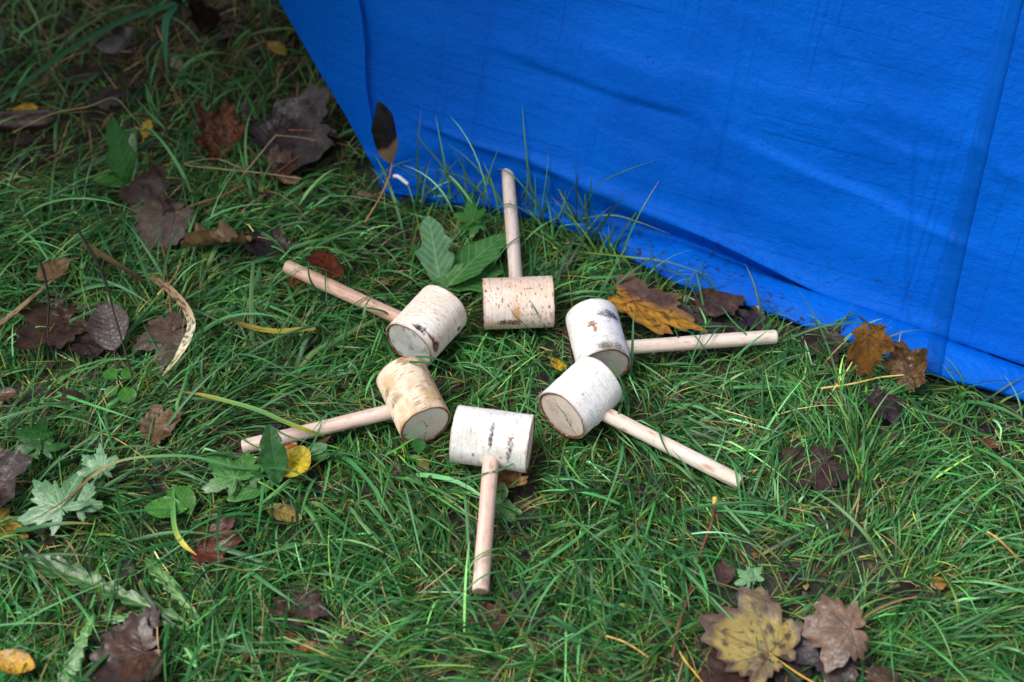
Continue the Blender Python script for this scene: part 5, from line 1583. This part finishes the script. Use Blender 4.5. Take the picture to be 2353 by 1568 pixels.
def crossing_blades():
    r = np.random.default_rng(404)
    Vs, Fs, Cs, off = [], [], [], 0
    hues = [(46, 104, 52), (66, 126, 74), (36, 88, 40), (92, 136, 76), (78, 134, 90)]
    paths = []
    for a, b, rad, kind in CAPS:
        d = (b - a) / np.linalg.norm(b - a)
        nn = np.array([-d[1], d[0], 0.0]); nn /= np.linalg.norm(nn)
        if kind == "handle":
            for k in range(3):
                t = r.uniform(.35, 1.0)
                p = a + t * (b - a)
                g = 1 if r.uniform() < .5 else -1
                sl = d * r.uniform(.02, .06) * (1 if r.uniform() < .5 else -1)
                top = p[2] + rad + r.uniform(.002, .007)
                q = [p - g * nn * r.uniform(.035, .06) - sl, p - g * nn * .014 - sl * .3, p + g * nn * .010 + sl * .2, p + g * nn * r.uniform(.022, .05) + sl]
                zz = [.006, top * .9, top, max(.012, top - r.uniform(.008, .03))]
                paths.append(np.array([[w[0], w[1], z] for w, z in zip(q, zz)]))
        else:
            c = .5 * (a + b)
            half = np.linalg.norm(b - a) / 2
            for k in range(11):
                if r.uniform() < .62:                       # leaning against the bark from one side
                    g = -1 if nn[1] > 0 else 1
                    g = g if r.uniform() < .8 else -g
                    p = c + d * r.uniform(-.9, .9) * half
                    o = nn * g
                else:                                       # in front of a cut face
                    g = 1 if r.uniform() < .5 else -1
                    p = c + d * g * half + nn * r.uniform(-.7, .7) * rad - d * g * rad
                    o = d * g
                sl = np.cross(o, [0, 0, 1.0]) * r.uniform(-.03, .03)
                h = r.uniform(.016, .040)
                q = [p + o * (rad + r.uniform(.02, .04)) - sl, p + o * (rad + .014) - sl * .3, p + o * (rad + .008) + sl * .5, p + o * (rad + .006) + sl]
                zz = [.004, h * .55, h * .9, h * 1.1]
                paths.append(np.array([[w[0], w[1], z] for w, z in zip(q, zz)]))
    for P4 in paths:
        n = 14
        P = catmull(P4, n)
        ok = True
        for a, b, rad, kind in CAPS:
            ab = b - a
            t = np.clip(((P - a) @ ab) / (ab @ ab), 0, 1)
            if (np.linalg.norm(P - a - t[:, None] * ab, axis=1) < rad + .001).any():
                ok = False
        if not ok:
            continue
        t = np.linspace(0, 1, n)
        T = np.gradient(P, axis=0); T /= np.linalg.norm(T, axis=1, keepdims=True)
        S = np.cross(T, [0, 0, 1.0]); S /= np.linalg.norm(S, axis=1, keepdims=True) + 1e-9
        N = np.cross(S, T)
        hw = .5 * r.uniform(.0018, .0038) * ((.7 + .3 * np.clip(t * 4, 0, 1)) * (1 - t ** 2.6) + .03)
        V = np.stack([P - S * hw[:, None] + N * hw[:, None] * .3, P, P + S * hw[:, None] + N * hw[:, None] * .3], 1)
        Vs.append(V.reshape(-1, 3)); Fs.append(grid_faces(n, 3) + off); off += n * 3
        Cs.append(np.tile(lin(*hues[r.integers(0, 5)]) * r.uniform(.8, 1.25), (n * 3, 1)))
    return np.concatenate(Vs), np.concatenate(Fs), np.concatenate(Cs)


G.append(crossing_blades())
Vs, Fs, Cs, off = [], [], [], 0
for v, f, c in G:
    Vs.append(v); Fs.append(f + off); Cs.append(c); off += len(v)
go = obj("grass", mesh("grass", np.concatenate(Vs), np.concatenate(Fs), np.concatenate(Cs), M_GRASS))
tag(go, kind="stuff")


def wild_d(base, wildgain):
    def f(x, y):
        b, wld, px, py = bare_mask(x, y)
        return np.clip(base + wildgain * wld + 0.15 * b, 0, 1) * (1 - 0.5 * sstep(1600, 2100, px))
    return f


v, f, c = make_blades(26000, AREA, (0.03, 0.12), (0.0010, 0.0026), (0, 40), (10, 70), 1.6, STRAW, 301, wild_d(.36, .50), segs=5, floor=(0.001, 0.012), tip_brown=0)
tag(obj("dry_grass", mesh("dry_grass", v, f, c, M_DRYGRASS)), kind="stuff")


def litter():
    """crumbs of rotted leaf on the soil, too many and too small to count"""
    r = np.random.default_rng(77)
    n = 12000
    x, y = r.uniform(AREA[0], AREA[1], n), r.uniform(AREA[2], AREA[3], n)
    b, wld, px, py = bare_mask(x, y)
    k = r.uniform(size=n) < 0.25 + 0.75 * np.maximum(wld, b * .8)
    x, y = x[k], y[k]
    n = len(x)
    yb = in_poly_x(x)
    k = ~((x > TB_XY[0, 0] - .01) & (y > yb - .01))
    x, y = x[k], y[k]
    n = len(x)
    s = r.uniform(.003, .013, n) * np.exp(r.normal(0, .3, n))
    m = 7
    q = np.arange(m) / m * 2 * math.pi
    rad = s[:, None] * r.uniform(.45, 1.1, (n, m))
    a = r.uniform(0, 6.28, n)
    lx, ly = rad * np.cos(q), rad * np.sin(q) * r.uniform(.4, 1, n)[:, None]
    X = x[:, None] + lx * np.cos(a)[:, None] - ly * np.sin(a)[:, None]
    Y = y[:, None] + lx * np.sin(a)[:, None] + ly * np.cos(a)[:, None]
    tilt = r.normal(0, .35, (n, 2))
    Z = (gz(x, y) + r.uniform(.003, .016, n))[:, None] + (X - x[:, None]) * tilt[:, :1] + (Y - y[:, None]) * tilt[:, 1:] + s[:, None] * r.normal(0, .10, (n, m))
    V = np.concatenate([np.stack([X, Y, Z], -1), np.stack([x, y, Z.mean(1) + s * .12], -1)[:, None]], 1)
    i = np.arange(m)
    T = np.stack([i, (i + 1) % m, np.full(m, m)], -1)
    F = (T[None] + (np.arange(n) * (m + 1))[:, None, None]).reshape(-1, 3)
    P = np.stack([lin(*c) for c in [(62, 46, 40), (40, 30, 28), (88, 62, 44), (120, 92, 60), (140, 104, 40), (74, 60, 62)]])
    c = P[r.choice(6, n, p=[.3, .32, .17, .08, .03, .1])] * .7
    C = np.repeat(c[:, None], m + 1, 1) * r.uniform(.7, 1.2, (n, m + 1, 1))
    ok = clear_of(V[:, :m], r)
    keepf = np.repeat(ok, m)
    tag(obj("leaf_litter", mesh("leaf_litter", V.reshape(-1, 3), F[keepf], C.reshape(-1, 3), M_DEAD, smooth=False)), kind="stuff")


litter()
